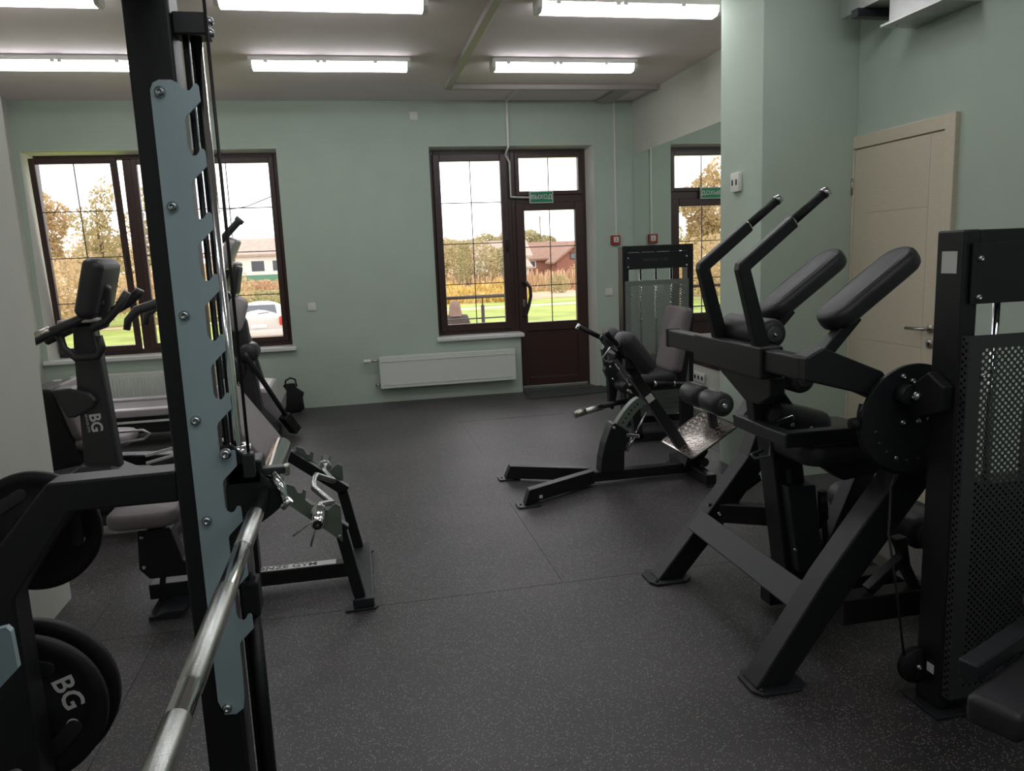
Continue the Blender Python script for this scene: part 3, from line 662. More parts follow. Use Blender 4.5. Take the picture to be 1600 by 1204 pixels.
fd = V((.31, 0, .19)).normalized(); fc = V((2.205, YC-.01, .275))
fp = obj('footplate', MB().pad(fc, fd, (0, 1, 0), .37, .52, .006, .03, .002, 5), 'tread_plate', HB, label='shiny chequered metal footplate')
fn = fd.cross(V((0, 1, 0))); n_ = 0
me_bar = None
for i in range(9):
    for j in range(13):
        p = fc+fd*(-.155+.31*i/8)+V((0, 1, 0))*(-.225+.45*j/12)+fn*(.004 if fn.z > 0 else -.004); sgn = 1 if (i+j) % 2 else -1
        if me_bar is None:
            me_bar = obj('tread_bar', MB().beam(p-(fd+V((0, 1, 0)))*.011, p+(fd+V((0, 1, 0)))*.011, .006, .003, fn), 'tread_plate', fp, loc=p); dat = {1: me_bar.data}
            o2 = obj('tread_bar', MB().beam(p-(fd-V((0, 1, 0)))*.011, p+(fd-V((0, 1, 0)))*.011, .006, .003, fn), 'tread_plate', fp, loc=p); dat[-1] = o2.data
            bpy.data.objects.remove(o2)
            if sgn < 0: me_bar.data = dat[-1]
        else:
            o2 = bpy.data.objects.new('tread_bar', dat[sgn]); col.objects.link(o2); o2.parent = fp; o2.location = p-wloc(fp)
obj('footplate_rim', MB().tube([fc+fd*a+V((0, 1, 0))*b_ for a, b_ in ((-.185, -.24), (-.165, -.262), (.165, -.262), (.187, -.24), (.187, .24), (.165, .262), (-.165, .262), (-.185, .24), (-.185, -.24))], .0055, 8), 'dark_metal', HB)
obj('footplate_bracket', MB().xz([(2.09, .075), (2.20, .075), (2.26, .16), (2.23, .26), (2.14, .22)], YC-.06, YC+.06), 'black_metal', HB, bev=.005)
obj('pivot_bolt', MB().cyl((2.215, YC-.10, .10), (2.215, YC+.10, .10), .03, 14), 'black_metal', HB)
obj('roller_post', MB().beam((2.29, 4.66, .33), (2.262, 4.66, .51), .045, .05, (1, 0, 0)), 'black_metal', HB, bev=.004)
obj('roller_axle', MB().cyl((2.262, 4.44, .515), (2.262, 5.03, .515), .014, 12), 'chrome', HB)
def roller(root, c, axis, L, r, m='pad_vinyl'):
    c = V(c); ax = V(axis).normalized()
    o = obj('foam_roller', MB().lathe(c-ax*L/2, ax, [(0, .012), (0, r*.72), (.006, r*.9), (.02, r), (L-.02, r), (L-.006, r*.9), (L, r*.72), (L, .012)], 32), m, root)
    for s in (-1, 1):
        e = obj('roller_disc', MB().lathe(c+ax*s*(L/2), ax*s, [(0, r*.55), (.004, r*.55), (.006, r*.45), (.006, 0)], 24), 'grey_metal', o)
        bolt(e, c+ax*s*(L/2+.006), ax*s, .008)
    return o
roller(HB, (2.262, 4.575, .515), (0, 1, 0), .23, .078); roller(HB, (2.262, 4.885, .515), (0, 1, 0), .23, .078)

# ------------------------------------------------------------------ leg extension machine with weight tower
LM = thing('leg_extension_machine', 'black leg extension machine with perforated weight tower beside the mirror', 'gym machine', (2.4, 6.0, 0))
def tower(root, x0, x1, y0, y1, H, hdr, shield, sy, pitch, gm, hole, stack, pt=.055, rods=3):
    for x in (x0, x1-pt): obj('tower_post', MB().box((x, y0, .012), (x+pt, y1, H)), 'black_metal', root, bev=.006)
    obj('top_beam', MB().box((x0+pt, y0+.002, H-.055), (x1-pt, y1-.002, H-.001)), 'black_metal', root, bev=.004)
    obj('base_beam', MB().box((x0+pt, y0+.002, .02), (x1-pt, y1-.002, .08)), 'black_metal', root, bev=.004)
    h = obj('header_panel', MB().box((x0+.02, y0-.012, hdr[0]), (x1-.045, y0-.004, hdr[1])), 'black_metal', root, bev=.002)
    for x in (x0+.045, x1-.07):
        for z in (hdr[0]+.02, hdr[1]-.045): bolt(h, (x, y0-.012, z), (0, -1, 0), .010)
    for k in range(rods): 
        x = x0+(x1-x0)*(k+1.3)/(rods+1.6); obj('guide_rod', MB().cyl((x, (y0+y1)/2, .08), (x, (y0+y1)/2, H-.05), .011, 14), 'chrome', root)
    # folded perforated guard
    sx0, sx1, sz0, sz1 = shield
    g = MB().perf((sx0, sy, sz0), (1, 0, 0), (0, 0, 1), sx1-sx0, sz1-sz0, pitch, pitch*hole, .038)
    for x in (sx0, sx1): g.perf((x, sy, sz0), (0, 1, 0), (0, 0, 1), y0-sy, sz1-sz0, pitch, pitch*hole, .003)
    o = obj('perforated_guard', g, gm, root, label='perforated metal guard')
    for x in (sx0+.05, sx1-.05):
        for z in (sz0+.12, sz1-.12): bolt(o, (x, sy-.001, z), (0, -1, 0), .009)
    for k in range(stack):
        z = .12+k*.042
        obj('stack_plate', MB().box((x0+.12, y0+.012, z), (x1-.12, y1-.01, z+.039)), 'black_metal', root, bev=.003)
tower(LM, 2.24, 2.88, 6.25, 6.37, 1.553, (1.355, 1.495), (2.255, 2.82, .10, 1.26), 6.215, .022, 'guard_grey', .222, 12)
text('lettering', 'BRONZE GYM', .035, 'grey_metal', LM, (2.53, 6.2375, 1.43), (1, 0, 0), (0, 0, 1))
bd = V((.10, 0, .49)).normalized()
obj('backrest', MB().pad((2.47, 5.73, .81), bd, (0, 1, 0), .52, .38, .085, .05, .028, 6), 'pad_grey', LM)
obj('backrest_frame', MB().beam((2.52, 5.73, .42), (2.60, 5.73, .98), .06, .07, (1, 0, 0)), 'black_metal', LM, bev=.004)
obj('seat', MB().pad((2.23, 5.73, .525), (1, 0, .05), (0, 1, 0), .40, .36, .075, .06, .025, 6), 'pad_vinyl', LM)
obj('seat_frame', MB().box((2.02, 5.69, .41), (2.55, 5.77, .48)), 'black_metal', LM, bev=.004)
obj('front_post', MB().beam((2.16, 5.73, .02), (2.12, 5.73, .44), .07, .07), 'black_metal', LM, bev=.004)
obj('rear_post', MB().beam((2.56, 5.73, .02), (2.56, 5.73, .46), .07, .07), 'black_metal', LM, bev=.004)
obj('base_beam', MB().box((1.98, 5.695, .01), (2.88, 5.765, .07)), 'black_metal', LM, bev=.004)
obj('base_beam', MB().box((2.53, 5.765, .01), (2.60, 6.25, .07)), 'black_metal', LM, bev=.004)
h = obj('side_handle', MB().cyl((2.56, 5.52, .47), (2.38, 5.52, .485), .019, 14), 'black_metal', LM)
obj('rubber_grip', MB().cyl((2.38, 5.52, .485), (2.235, 5.52, .497), .020, 14), 'black_rubber', h); obj('grip_end', MB().cyl((2.235, 5.52, .497), (2.213, 5.52, .499), .023, 14), 'chrome', h)
obj('grip_ring', MB().cyl((2.385, 5.52, .485), (2.375, 5.52, .486), .023, 14), 'chrome', h)
obj('lever_cam', MB().xz([(1.945, .60), (1.922, .74), (1.945, .775), (2.03, .775), (2.062, .72), (2.06, .50), (2.02, .29), (2.0, .245), (1.975, .26), (1.965, .50), (1.935, .57)], 5.86, 5.93), 'black_metal', LM, bev=.006)
lr = obj('leg_bar', MB().tube([(2.12, 5.83, .318), (2.0, 5.83, .305), (1.88, 5.83, .285)], .022, 14), 'black_metal', LM)
obj('leg_roller', MB().cyl((1.90, 5.83, .287), (1.70, 5.83, .243), .026, 16), 'knurled_chrome', lr); obj('leg_roller', MB().cyl((1.76, 5.83, .262), (1.66, 5.83, .235), .029, 16), 'satin_nickel', lr)
obj('pivot_hub', MB().cyl((2.03, 5.60, .46), (2.03, 5.93, .46), .04, 18), 'black_metal', LM)
for q in ((1.98, .60), (2.0, .50)): bolt(LM, (q[0], 5.86, q[1]), (0, -1, 0), .012)

# ------------------------------------------------------------------ lever arm machine with weight tower (right foreground)
AM = thing('lever_machine', 'large black lever machine with two slanted pads and raised handles on the right', 'gym machine', (1.7, 2.6, 0))
obj('leg', MB().xz([(1.25, .012), (1.37, .012), (1.60, .32), (1.96, .76), (1.96, .90), (1.88, .86), (1.64, .555), (1.50, .375)], 2.22, 2.32), 'black_metal', AM, bev=.006)
obj('leg', MB().xz([(1.275, .012), (1.40, .012), (1.60, .245), (1.80, .50), (1.90, .82), (1.82, .82), (1.72, .555), (1.54, .33)], 3.15, 3.25), 'black_metal', AM, bev=.006)
for y in (2.27, 3.20):
    obj('foot_plate', MB().xy([(1.235, y-.05), (1.26, y-.085), (1.40, y-.085), (1.435, y-.05), (1.435, y+.05), (1.40, y+.085), (1.26, y+.085), (1.235, y+.05)], 0, .012), 'dark_metal', AM, bev=.003)
    for q in ((1.265, y-.06), (1.405, y+.06)): bolt(AM, (q[0], q[1], .012), (0, 0, 1), .009, 'black_metal')
    if y > 3: bolt(AM, (1.575, y-.05, .30), (0, -1, 0), .012); bolt(AM, (1.515, y-.05, .215), (0, -1, 0), .012)
obj('cross_plate', MB().beam((1.47, 3.16, .275), (1.47, 2.31, .275), .105, .035, (-.8, 0, .6)), 'dark_metal', AM, bev=.004)
obj('side_rail', MB().beam((1.55, 3.20, .30), (2.02, 2.93, .30), .06, .09), 'black_metal', AM, bev=.005)
obj('brace', MB().xz([(1.63, .35), (1.66, .345), (1.80, .43), (1.79, .46)], 3.17, 3.22), 'black_metal', AM, bev=.003)
obj('inner_leg', MB().beam((2.03, 2.73, .66), (1.77, 2.73, .06), .08, .08, (0, 1, 0)), 'black_metal', AM, bev=.005)
obj('seat_column', MB().xz([(1.575, .80), (1.70, .80), (1.80, .14), (1.665, .14)][::-1], 2.72, 2.84), 'black_metal', AM, bev=.006)
obj('seat_column_sleeve', MB().xz([(1.625, .56), (1.745, .56), (1.79, .20), (1.68, .20)][::-1], 2.66, 2.72), 'dark_metal', AM, bev=.004)
obj('scale_plate', MB().xz([(1.648, .62), (1.668, .62), (1.672, .56), (1.652, .56)][::-1], 2.715, 2.719), 'grey_metal', AM)
obj('damper', MB().cyl((1.80, 2.70, .50), (1.835, 2.70, .20), .012, 10).cyl((1.80, 2.70, .52), (1.81, 2.70, .40), .02, 12), 'black_metal', AM)
obj('floor_beam', MB().box((1.60, 2.74, .03), (2.25, 2.82, .11)), 'black_metal', AM, bev=.005)
obj('floor_beam', MB().box((2.17, 2.00, .03), (2.25, 3.22, .11)), 'black_metal', AM, bev=.005)
bolt(AM, (1.72, 2.738, .17), (0, -1, 0), .011); bolt(AM, (1.66, 2.66, .30), (0, -1, 0), .008)
# u-shaped arm rest rail and adjuster loop
rl = obj('arm_rail', MB().beam((1.50, 2.83, .812), (1.50, 2.44, .812), .05, .05), 'dark_metal', AM, bev=.005)
obj('arm_rail', MB().beam((1.478, 2.465, .812), (1.90, 2.465, .812), .05, .055), 'black_metal', AM, bev=.005)
obj('arm_rail', MB().beam((1.49, 2.81, .812), (1.66, 2.93, .905), .05, .05), 'dark_metal', AM, bev=.005)
obj('adjuster_loop', MB().tube([(1.515, 2.62, .79), (1.512, 2.60, .765), (1.51, 2.60, .715), (1.445, 2.60, .712), (1.442, 2.62, .722), (1.50, 2.64, .728)], .006, 8), 'grey_metal', AM)
obj('seat', MB().pad((1.79, 2.68, .735), (1, 0, .02), (0, 1, 0), .40, .42, .10, .08, .04, 6), 'pad_vinyl', AM)
obj('seat_shell', MB().xz([(1.60, .79), (1.98, .79), (1.95, .64), (1.76, .62), (1.66, .69)][::-1], 2.50, 2.58), 'black_metal', AM, bev=.008)
obj('back_pad', MB().pad((1.675, 2.72, .815), (.92, 0, -.26), (0, 1, 0), .28, .16, .13, .05, .045, 6), 'pad_vinyl', AM)
obj('pad_bracket', MB().beam((1.55, 2.63, .835), (1.62, 2.63, .852), .015, .02), 'bolt_steel', AM, bev=.002)
bolt(AM, (1.62, 2.635, .82), (0, -1, 0), .010); bolt(AM, (1.70, 2.635, .80), (0, -1, 0), .010)
# movement arm: cross beam, gussets, handles, rollers, pads
ar = obj('cross_arm', MB().box((1.375, 2.20, 1.075), (1.43, 3.27, 1.15)), 'black_metal', AM, bev=.006)
obj('arm_cap', MB().box((1.372, 3.25, 1.072), (1.433, 3.275, 1.153)), 'black_rubber', ar, bev=.004)
obj('arm_sleeve', MB().box((1.362, 2.42, 1.045), (1.45, 2.96, 1.158)), 'black_metal', ar, bev=.006)
obj('arm_gusset', MB().yz([(2.86, 1.05), (2.42, 1.05), (2.42, .98), (2.50, .94), (2.60, .94)], 1.40, 1.46), 'black_metal', ar, bev=.006)
obj('arm_gusset', MB().xz([(1.40, 1.08), (1.62, 1.08), (1.60, .96), (1.69, .84), (1.58, .84), (1.49, .94)], 2.68, 2.76), 'black_metal', ar, bev=.005)
obj('pivot_post', MB().beam((1.50, 2.72, 1.02), (1.53, 2.72, .80), .06, .06, (0, 1, 0)), 'black_metal', AM, bev=.005)
bolt(AM, (1.53, 2.675, 1.0), (0, -1, 0), .010); bolt(AM, (1.51, 2.675, .955), (0, -1, 0), .012)
for y in (2.49, 2.80):
    lv = obj('lever', MB().xz([(1.375, 1.15), (1.43, 1.15), (1.352, 1.425), (1.53, 1.565), (1.505, 1.60), (1.308, 1.447), (1.305, 1.425)], y-.02, y+.02), 'black_metal', AM, bev=.005)
    p0, p1 = V((1.51, y, 1.578)), V((1.645, y, 1.682)); d = (p1-p0).normalized(); L = (p1-p0).length
    obj('rubber_grip', MB().cyl(p0, p1-d*.012, .0165, 16), 'black_rubber', lv)
    obj('grip_ring', MB().cyl(p0-d*.002, p0+d*.012, .019, 16), 'chrome', lv)
    obj('grip_end', MB().cyl(p1-d*.016, p1+d*.004, .019, 16), 'chrome', lv)
roller(AM, (1.465, 2.68, 1.19), (0, 1, 0), .34, .055)
roller(AM, (1.575, 2.62, 1.02), (0, 1, 0), .26, .052)
pu, pn = V((.31, 0, .222)), V((-.58, 0, .81))
for y in (2.52, 2.95):
    pd_ = obj('elbow_pad', MB().pad((1.845, y, 1.335), pu, (0, 1, 0), .43, .165, .075, .075, .026, 8), 'pad_vinyl', AM)
    nrm = pu.normalized().cross(V((0, 1, 0)))
    if nrm.z < 0: nrm = -nrm
    ring = []
    for k in range(41):
        a = 2*pi*k/40; ca, sa = cos(a), sin(a)
        ring.append(V((1.845, y, 1.335))+pu.normalized()*(.185*(abs(ca)**.6)*(1 if ca > 0 else -1))+V((0, 1, 0))*(.062*(abs(sa)**.6)*(1 if sa > 0 else -1))+nrm*.0365)
    obj('pad_seam', MB().tube(ring, .0018, 6, False), 'pad_seam', pd_)
    obj('pad_plate', MB().beam(V((1.76, y, 1.235)), V((1.935, y, 1.36)), .09, .02, (-.58, 0, .81)), 'black_metal', AM, bev=.003)
    obj('pad_post', MB().beam((1.775, y-.02, 1.24), (1.625, y-.045, 1.10), .045, .05, (0, 1, 0)), 'black_metal', AM, bev=.004)
obj('elbow_arm', MB().xz([(1.376, 1.152), (1.436, 1.180), (1.65, 1.09), (1.70, 1.03), (1.66, .985), (1.585, 1.02), (1.376, 1.078)][::-1], 2.165, 2.245), 'black_metal', AM, bev=.006)
obj('arm_pivot', MB().cyl((1.62, 2.20, 1.05), (1.62, 2.96, 1.05), .03, 18), 'black_metal', AM)
# cam disc, axle, bracket
cx, cz, R = 1.745, .935, .182
dsc = []
for k in range(60):
    a = 2*pi*k/60; r = R*(1+.03*sin(a*2+1)); dsc.append((cx+r*cos(a), cz+r*sin(a)))
CD = obj('cam_disc', MB().xz(dsc[::-1], 2.135, 2.150), 'black_metal', AM, bev=.002)
obj('cam_rim', MB().tube([(cx+R*1.0*cos(a), 2.155, cz+R*1.0*sin(a)) for a in [2*pi*k/40 for k in range(18, 39)]], .010, 8), 'black_metal', CD)
for q in ((1.70, 1.075), (1.735, 1.058), (1.705, .925), (1.762, .925), (1.80, .93), (1.78, .945)): bolt(CD, (q[0], 2.135, q[1]), (0, -1, 0), .010)
for k in range(6):
    a = radians(195+k*17); obj('peg_hole', MB().lathe((cx+.14*cos(a), 2.1345, cz+.14*sin(a)), (0, -1, 0), [(0, .007), (.0005, .007), (.0005, 0)], 10), 'bolt_steel' if k == 3 else 'dark_metal', CD)
obj('pull_knob', MB().lathe((1.575, 2.15, .93), (-1, 0, 0), [(0, .012), (.02, .012), (.022, .02), (.045, .02), (.05, .012), (.05, 0)], 16), 'black_rubber', CD)
obj('axle_tube', MB().cyl((1.70, 2.15, 1.02), (1.70, 2.09, 1.02), .033, 20), 'black_metal', AM)
br = obj('axle_bracket', MB().yz([(2.14, 1.026), (2.035, 1.103), (1.968, 1.067), (1.978, .986), (2.06, .955), (2.11, .957)], 1.705, 1.745), 'black_metal', AM, bev=.006)
bolt(br, (1.705, 2.075, 1.02), (-1, 0, 0), .015)
obj('cable', MB().tube([(1.72, 2.17, .76), (1.70, 2.17, .70), (1.685, 2.15, .62), (1.66, 2.12, .56), (1.67, 2.09, .40), (1.685, 2.05, .14)], .004, 8), 'cable_black', AM)
obj('pulley', MB().lathe((1.725, 2.035, .126), (0, 1, 0), [(0, 0), (0, .058), (.008, .062), (.014, .052), (.020, .062), (.028, .058), (.028, 0)], 32), 'black_rubber', AM)
bolt(AM, (1.725, 2.033, .126), (0, -1, 0), .010)
obj('pulley_bracket', MB().box((1.72, 2.03, .08), (1.80, 2.07, .17)), 'black_metal', AM, bev=.004)
# rear foot rollers and frame
obj('roller_axle', MB().cyl((2.11, 2.47, .375), (2.11, 3.05, .375), .014, 12), 'chrome', AM)
roller(AM, (2.11, 2.60, .375), (0, 1, 0), .22, .068); roller(AM, (2.11, 2.93, .375), (0, 1, 0), .22, .068)
obj('roller_arm', MB().beam((2.11, 2.765, .375), (1.96, 2.765, .62), .05, .06, (0, 1, 0)), 'black_metal', AM, bev=.004)
obj('base_beam', MB().box((1.60, 2.25, .18), (1.98, 2.33, .275)), 'black_metal', AM, bev=.005)
obj('gusset_frame', MB().xz([(1.80, .47), (1.845, .475), (1.865, .37), (1.915, .275), (1.885, .275), (1.845, .345), (1.825, .42)], 2.26, 2.30).xz([(1.70, .30), (1.72, .275), (1.85, .385), (1.84, .41)], 2.26, 2.30), 'black_metal', AM, bev=.003)
tower(AM, 1.745, 2.36, 1.96, 2.07, 1.526, (1.31, 1.487), (1.752, 2.35, .063, 1.22), 1.93, .022, 'guard_dark', .226, 15)
for x in (1.77, 2.33): obj('foot_plate', MB().xy([(x-.06, 1.925), (x+.06, 1.925), (x+.06, 2.10), (x-.06, 2.10)], 0, .012), 'dark_metal', AM, bev=.003)
obj('sticker', MB().box((1.7435, 1.985, 1.40), (1.745, 2.045, 1.465)), 'print_white', AM)
obj('sticker', MB().box((1.7435, 1.99, .12), (1.745, 2.02, .15)), 'print_white', AM)

# machine at the lower right corner, only its seat end in view
RM = thing('low_bench_machine', 'dark machine end with cover and foam roller at the lower right corner', 'gym machine', (1.75, 1.55, 0))
obj('frame_beam', MB().beam((1.475, 1.57, .405), (2.02, 1.75, .47), .05, .05), 'dark_metal', RM, bev=.006)
obj('pad_cover', MB().pad((1.575, 1.50, .36), (.9, .35, .06), (.4, -.9, 0), .30, .13, .08, .02, .02, 5), 'pad_vinyl', RM)
obj('roller_axle', MB().cyl((1.52, 1.43, .325), (1.75, 1.36, .30), .03, 16), 'black_metal', RM)
obj('foam_roller', MB().lathe((1.475, 1.33, .30), (.94, -.33, 0), [(0, 0), (0, .05), (.01, .068), (.03, .075), (.22, .075), (.24, .06), (.24, 0)], 28), 'pad_vinyl', RM)
obj('upright_post', MB().box((1.95, 1.69, .01), (2.03, 1.77, .60)), 'black_metal', RM, bev=.006)
obj('base_beam', MB().box((1.60, 1.30, 0), (2.05, 1.38, .07)).box((1.95, 1.30, 0), (2.03, 1.77, .07)), 'black_metal', RM, bev=.005)
obj('support_post', MB().box((1.70, 1.38, .05), (1.76, 1.44, .31)), 'black_metal', RM, bev=.005)
obj('side_pad', MB().pad((1.76, 1.60, .60), (.3, .1, .9), (.5, -.86, 0), .20, .12, .06, .03, .02, 5), 'pad_vinyl', RM)

# ------------------------------------------------------------------ cardio machines at the left window
XB = thing('exercise_bike', 'dark exercise bike with tilted console and handlebars behind the pillar', 'exercise bike', (-1.5, 4.8, 0))
ms = obj('mast', MB().xz([(-1.60, .30), (-1.40, .30), (-1.435, 1.03), (-1.46, 1.23), (-1.56, 1.23), (-1.575, 1.03)][::-1], 4.75, 4.86), 'dark_plastic', XB, bev=.02)
text('lettering', 'BG', .085, 'print_white', ms, (-1.502, 4.749, .655), (.06, 0, -1), (1, 0, .06), bold=.002)
text('lettering', 'BRONZE GYM', .017, 'print_white', ms, (-1.545, 4.749, .655), (.06, 0, -1), (1, 0, .06))
cu_, cn = V((.085, 0, .31)).normalized(), V((0, 1, 0))
con = obj('console', MB().pad((-1.412, 4.80, 1.42), cu_, (0, 1, 0), .34, .40, .115, .05, .05, 8), 'dark_plastic', XB)
obj('console_arm', MB().xz([(-1.43, 1.18), (-1.37, 1.20), (-1.33, 1.42), (-1.36, 1.45), (-1.40, 1.40)], 4.72, 4.78), 'dark_plastic', XB, bev=.012)
obj('tray', MB().pad((-1.50, 4.80, 1.245), (1, 0, .03), (0, 1, 0), .22, .30, .025, .04, .01, 5), 'silver_plastic', XB)
hbn = obj('handlebar', MB().tube([(-1.79, 4.62, 1.12), (-1.72, 4.62, 1.155), (-1.58, 4.64, 1.215), (-1.45, 4.68, 1.27), (-1.40, 4.72, 1.33), (-1.36, 4.76, 1.36)], [.028, .03, .026, .026, .026, .024], 14), 'dark_plastic', XB)
obj('sensor_plate', MB().tube([(-1.735, 4.61, 1.165), (-1.63, 4.625, 1.208)], .023, 12), 'satin_nickel', hbn)
obj('handlebar', MB().tube([(-1.79, 5.0, 1.12), (-1.58, 4.98, 1.21), (-1.42, 4.92, 1.26), (-1.30, 4.90, 1.32), (-1.23, 4.89, 1.375), (-1.215, 4.89, 1.40)], .026, 14), 'dark_plastic', XB)
obj('handlebar', MB().tube([(-1.42, 4.62, 1.20), (-1.34, 4.62, 1.24), (-1.28, 4.62, 1.30), (-1.215, 4.62, 1.395)], .021, 12), 'dark_plastic', XB)
obj('lower_grip', MB().tube([(-1.60, 4.66, 1.18), (-1.585, 4.66, 1.10), (-1.53, 4.66, 1.045), (-1.42, 4.66, 1.045), (-1.39, 4.66, 1.09), (-1.40, 4.66, 1.16)], .02, 12), 'dark_plastic', XB)
obj('bottle_holder', MB().xz([(-1.70, .865), (-1.60, .87), (-1.50, .835), (-1.47, .79), (-1.49, .75), (-1.59, .70), (-1.63, .70)][::-1], 4.70, 4.84), 'dark_plastic', XB, bev=.012)
obj('shroud', MB().xz([(-1.95, .12), (-1.05, .12), (-1.05, .26), (-1.33, .34), (-1.44, .40), (-1.60, .42), (-1.66, .38), (-1.95, .34)][::-1], 4.70, 4.92), 'dark_plastic', XB, bev=.03)
obj('crank', MB().lathe((-1.33, 4.70, .26), (0, -1, 0), [(0, .07), (.02, .07), (.025, .05), (.025, 0)], 24), 'black_metal', XB)
obj('crank_arm', MB().beam((-1.33, 4.665, .26), (-1.26, 4.665, .14), .02, .03), 'silver_plastic', XB, bev=.004)
pe = obj('pedal', MB().pad((-1.26, 4.60, .125), (.9, 0, .35), (0, 1, 0), .12, .10, .03, .02, .01, 4), 'black_rubber', XB)
for k in (-1, 1): obj('pedal_strap', MB().tube([(-1.26+.03*k-.02, 4.56, .13), (-1.26+.03*k, 4.58, .185), (-1.26+.03*k+.01, 4.63, .185), (-1.26+.03*k, 4.65, .13)], .006, 6), 'silver_plastic', pe)
obj('front_foot', MB().box((-1.15, 4.48, .0), (-1.07, 5.12, .07)), 'dark_plastic', XB, bev=.012)
obj('rear_foot', MB().box((-1.92, 4.48, .0), (-1.84, 5.12, .07)), 'dark_plastic', XB, bev=.012)
obj('base_beam', MB().box((-1.84, 4.76, .03), (-1.15, 4.84, .12)), 'dark_plastic', XB, bev=.01)
obj('transport_wheel', MB().lathe((-1.09, 4.45, .035), (0, 1, 0), [(0, 0), (0, .03), (.005, .034), (.025, .034), (.03, .03), (.03, 0)], 20), 'black_rubber', XB)

RB = thing('recumbent_bike', 'grey-padded recumbent bike with loop handle, half hidden by the white pillar', 'exercise bike', (-1.8, 5.45, 0))
obj('backrest', MB().pad((-1.818, 5.45, .635), (.085, 0, -.33), (0, 1, 0), .38, .42, .055, .06, .02, 6), 'pad_grey', RB)
obj('backrest_shell', MB().xz([(-2.06, .80), (-1.90, .80), (-1.865, .72), (-1.80, .46), (-1.74, .26), (-2.06, .26)][::-1], 5.25, 5.65), 'black_rubber', RB, bev=.02)
obj('seat', MB().pad((-1.68, 5.45, .42), (1, 0, -.05), (0, 1, 0), .36, .40, .08, .1, .035, 6), 'pad_grey', RB)
obj('seat_rail', MB().beam((-2.1, 5.45, .30), (-1.0, 5.45, .24), .12, .07), 'black_metal', RB, bev=.01)
obj('loop_handle', MB().tube([(-1.75, 5.22, .45), (-1.55, 5.22, .50), (-1.38, 5.22, .50), (-1.34, 5.22, .475), (-1.38, 5.22, .44), (-1.60, 5.22, .42)], .009, 8), 'silver_plastic', RB)
obj('body_shroud', MB().xz([(-1.45, .10), (-.75, .10), (-.70, .20), (-.85, .36), (-1.10, .33), (-1.40, .24)][::-1], 5.36, 5.54), 'dark_plastic', RB, bev=.03)
for k in range(2): obj('side_strip', MB().beam((-1.42, 5.355, .25+.05*k), (-.82, 5.355, .38+.05*k), .008, .02), 'white_plastic', RB, bev=.003)
obj('base_foot', MB().box((-2.1, 5.15, 0), (-2.02, 5.75, .07)), 'black_metal', RB, bev=.01)
obj('base_foot', MB().box((-.86, 5.15, 0), (-.78, 5.75, .07)), 'black_metal', RB, bev=.01)
obj('base_beam', MB().box((-2.04, 5.41, .03), (-.80, 5.49, .11)), 'black_metal', RB, bev=.01)
obj('front_post', MB().beam((-1.0, 5.45, .10), (-1.0, 5.45, .28), .08, .08), 'black_metal', RB, bev=.01)
obj('rear_post', MB().beam((-2.06, 5.45, .05), (-2.04, 5.45, .52), .08, .08), 'black_metal', RB, bev=.01)

TM = thing('treadmill', 'silver and black treadmill under the left window', 'treadmill', (-1.8, 7.4, 0))
obj('deck_frame', MB().box((-2.85, 7.05, .12), (-.95, 7.72, .30)), 'black_metal', TM, bev=.012)
obj('running_belt', MB().box((-2.83, 7.14, .30), (-1.10, 7.64, .315)), 'pad_grey', TM, bev=.004)
for y0, y1 in ((7.02, 7.13), (7.65, 7.76)):
    obj('side_rail', MB().box((-2.87, y0, .27), (-.98, y1, .338)), 'silver_plastic', TM, bev=.012)
obj('trim_strip', MB().box((-2.85, 7.035, .215), (-1.0, 7.055, .235)), 'white_plastic', TM, bev=.004)
obj('motor_hood', MB().xz([(-1.15, .12), (-.72, .12), (-.70, .30), (-.78, .43), (-.98, .45), (-1.15, .34)][::-1], 7.04, 7.75), 'silver_plastic', TM, bev=.03)
for x in (-2.7, -.85):
    for y in (7.12, 7.66): obj('rubber_foot', MB().cyl((x, y, 0), (x, y, .12), .035, 14), 'black_rubber', TM)
for y in (7.07, 7.70):
    obj('upright', MB().beam((-.92, y, .40), (-1.10, y, 1.25), .06, .09, (0, 1, 0)), 'dark_plastic', TM, bev=.012)
    obj('handrail', MB().tube([(-1.08, y, 1.27), (-1.30, y, 1.27), (-1.62, y, 1.23), (-1.80, y, 1.18), (-1.88, y, 1.10), (-1.90, y, 1.02)], [.04, .045, .045, .04, .032, .028], 14), 'dark_plastic', TM)
obj('console', MB().pad((-1.08, 7.385, 1.40), (.15, 0, .35), (0, 1, 0), .34, .68, .06, .05, .02, 6), 'dark_plastic', TM)

CT = thing('cross_trainer', 'black cross trainer with raised arm grip standing before the left window', 'gym machine', (-.95, 6.9, 0))
obj('mast', MB().xz([(-1.12, .10), (-.82, .10), (-.86, .60), (-.90, 1.05), (-1.02, 1.32), (-1.08, 1.30), (-1.04, .90), (-1.12, .60)][::-1], 6.80, 6.98), 'dark_plastic', CT, bev=.03)
obj('grey_cover', MB().pad((-.965, 6.80, 1.12), (.3, 0, .95), (1, 0, -.3), .30, .15, .05, .06, .022, 6), 'silver_plastic', CT)
obj('hub_cover', MB().lathe((-.90, 6.80, .79), (0, -1, 0), [(-.2, .08), (0, .085), (.03, .08), (.05, .055), (.05, 0)], 28), 'dark_plastic', CT)
obj('hub_cover', MB().lathe((-1.04, 6.80, .66), (0, -1, 0), [(-.2, .11), (0, .115), (.02, .11), (.03, .07), (.03, 0)], 28), 'dark_plastic', CT)
lk = obj('link_arm', MB().tube([(-.92, 6.74, .80), (-.905, 6.74, .76), (-.61, 7.02, .09)], [.022, .022, .02], 12), 'dark_metal', CT)
obj('link_foot', MB().beam((-.67, 6.955, .20), (-.59, 7.04, .04), .09, .08), 'black_metal', lk, bev=.006)
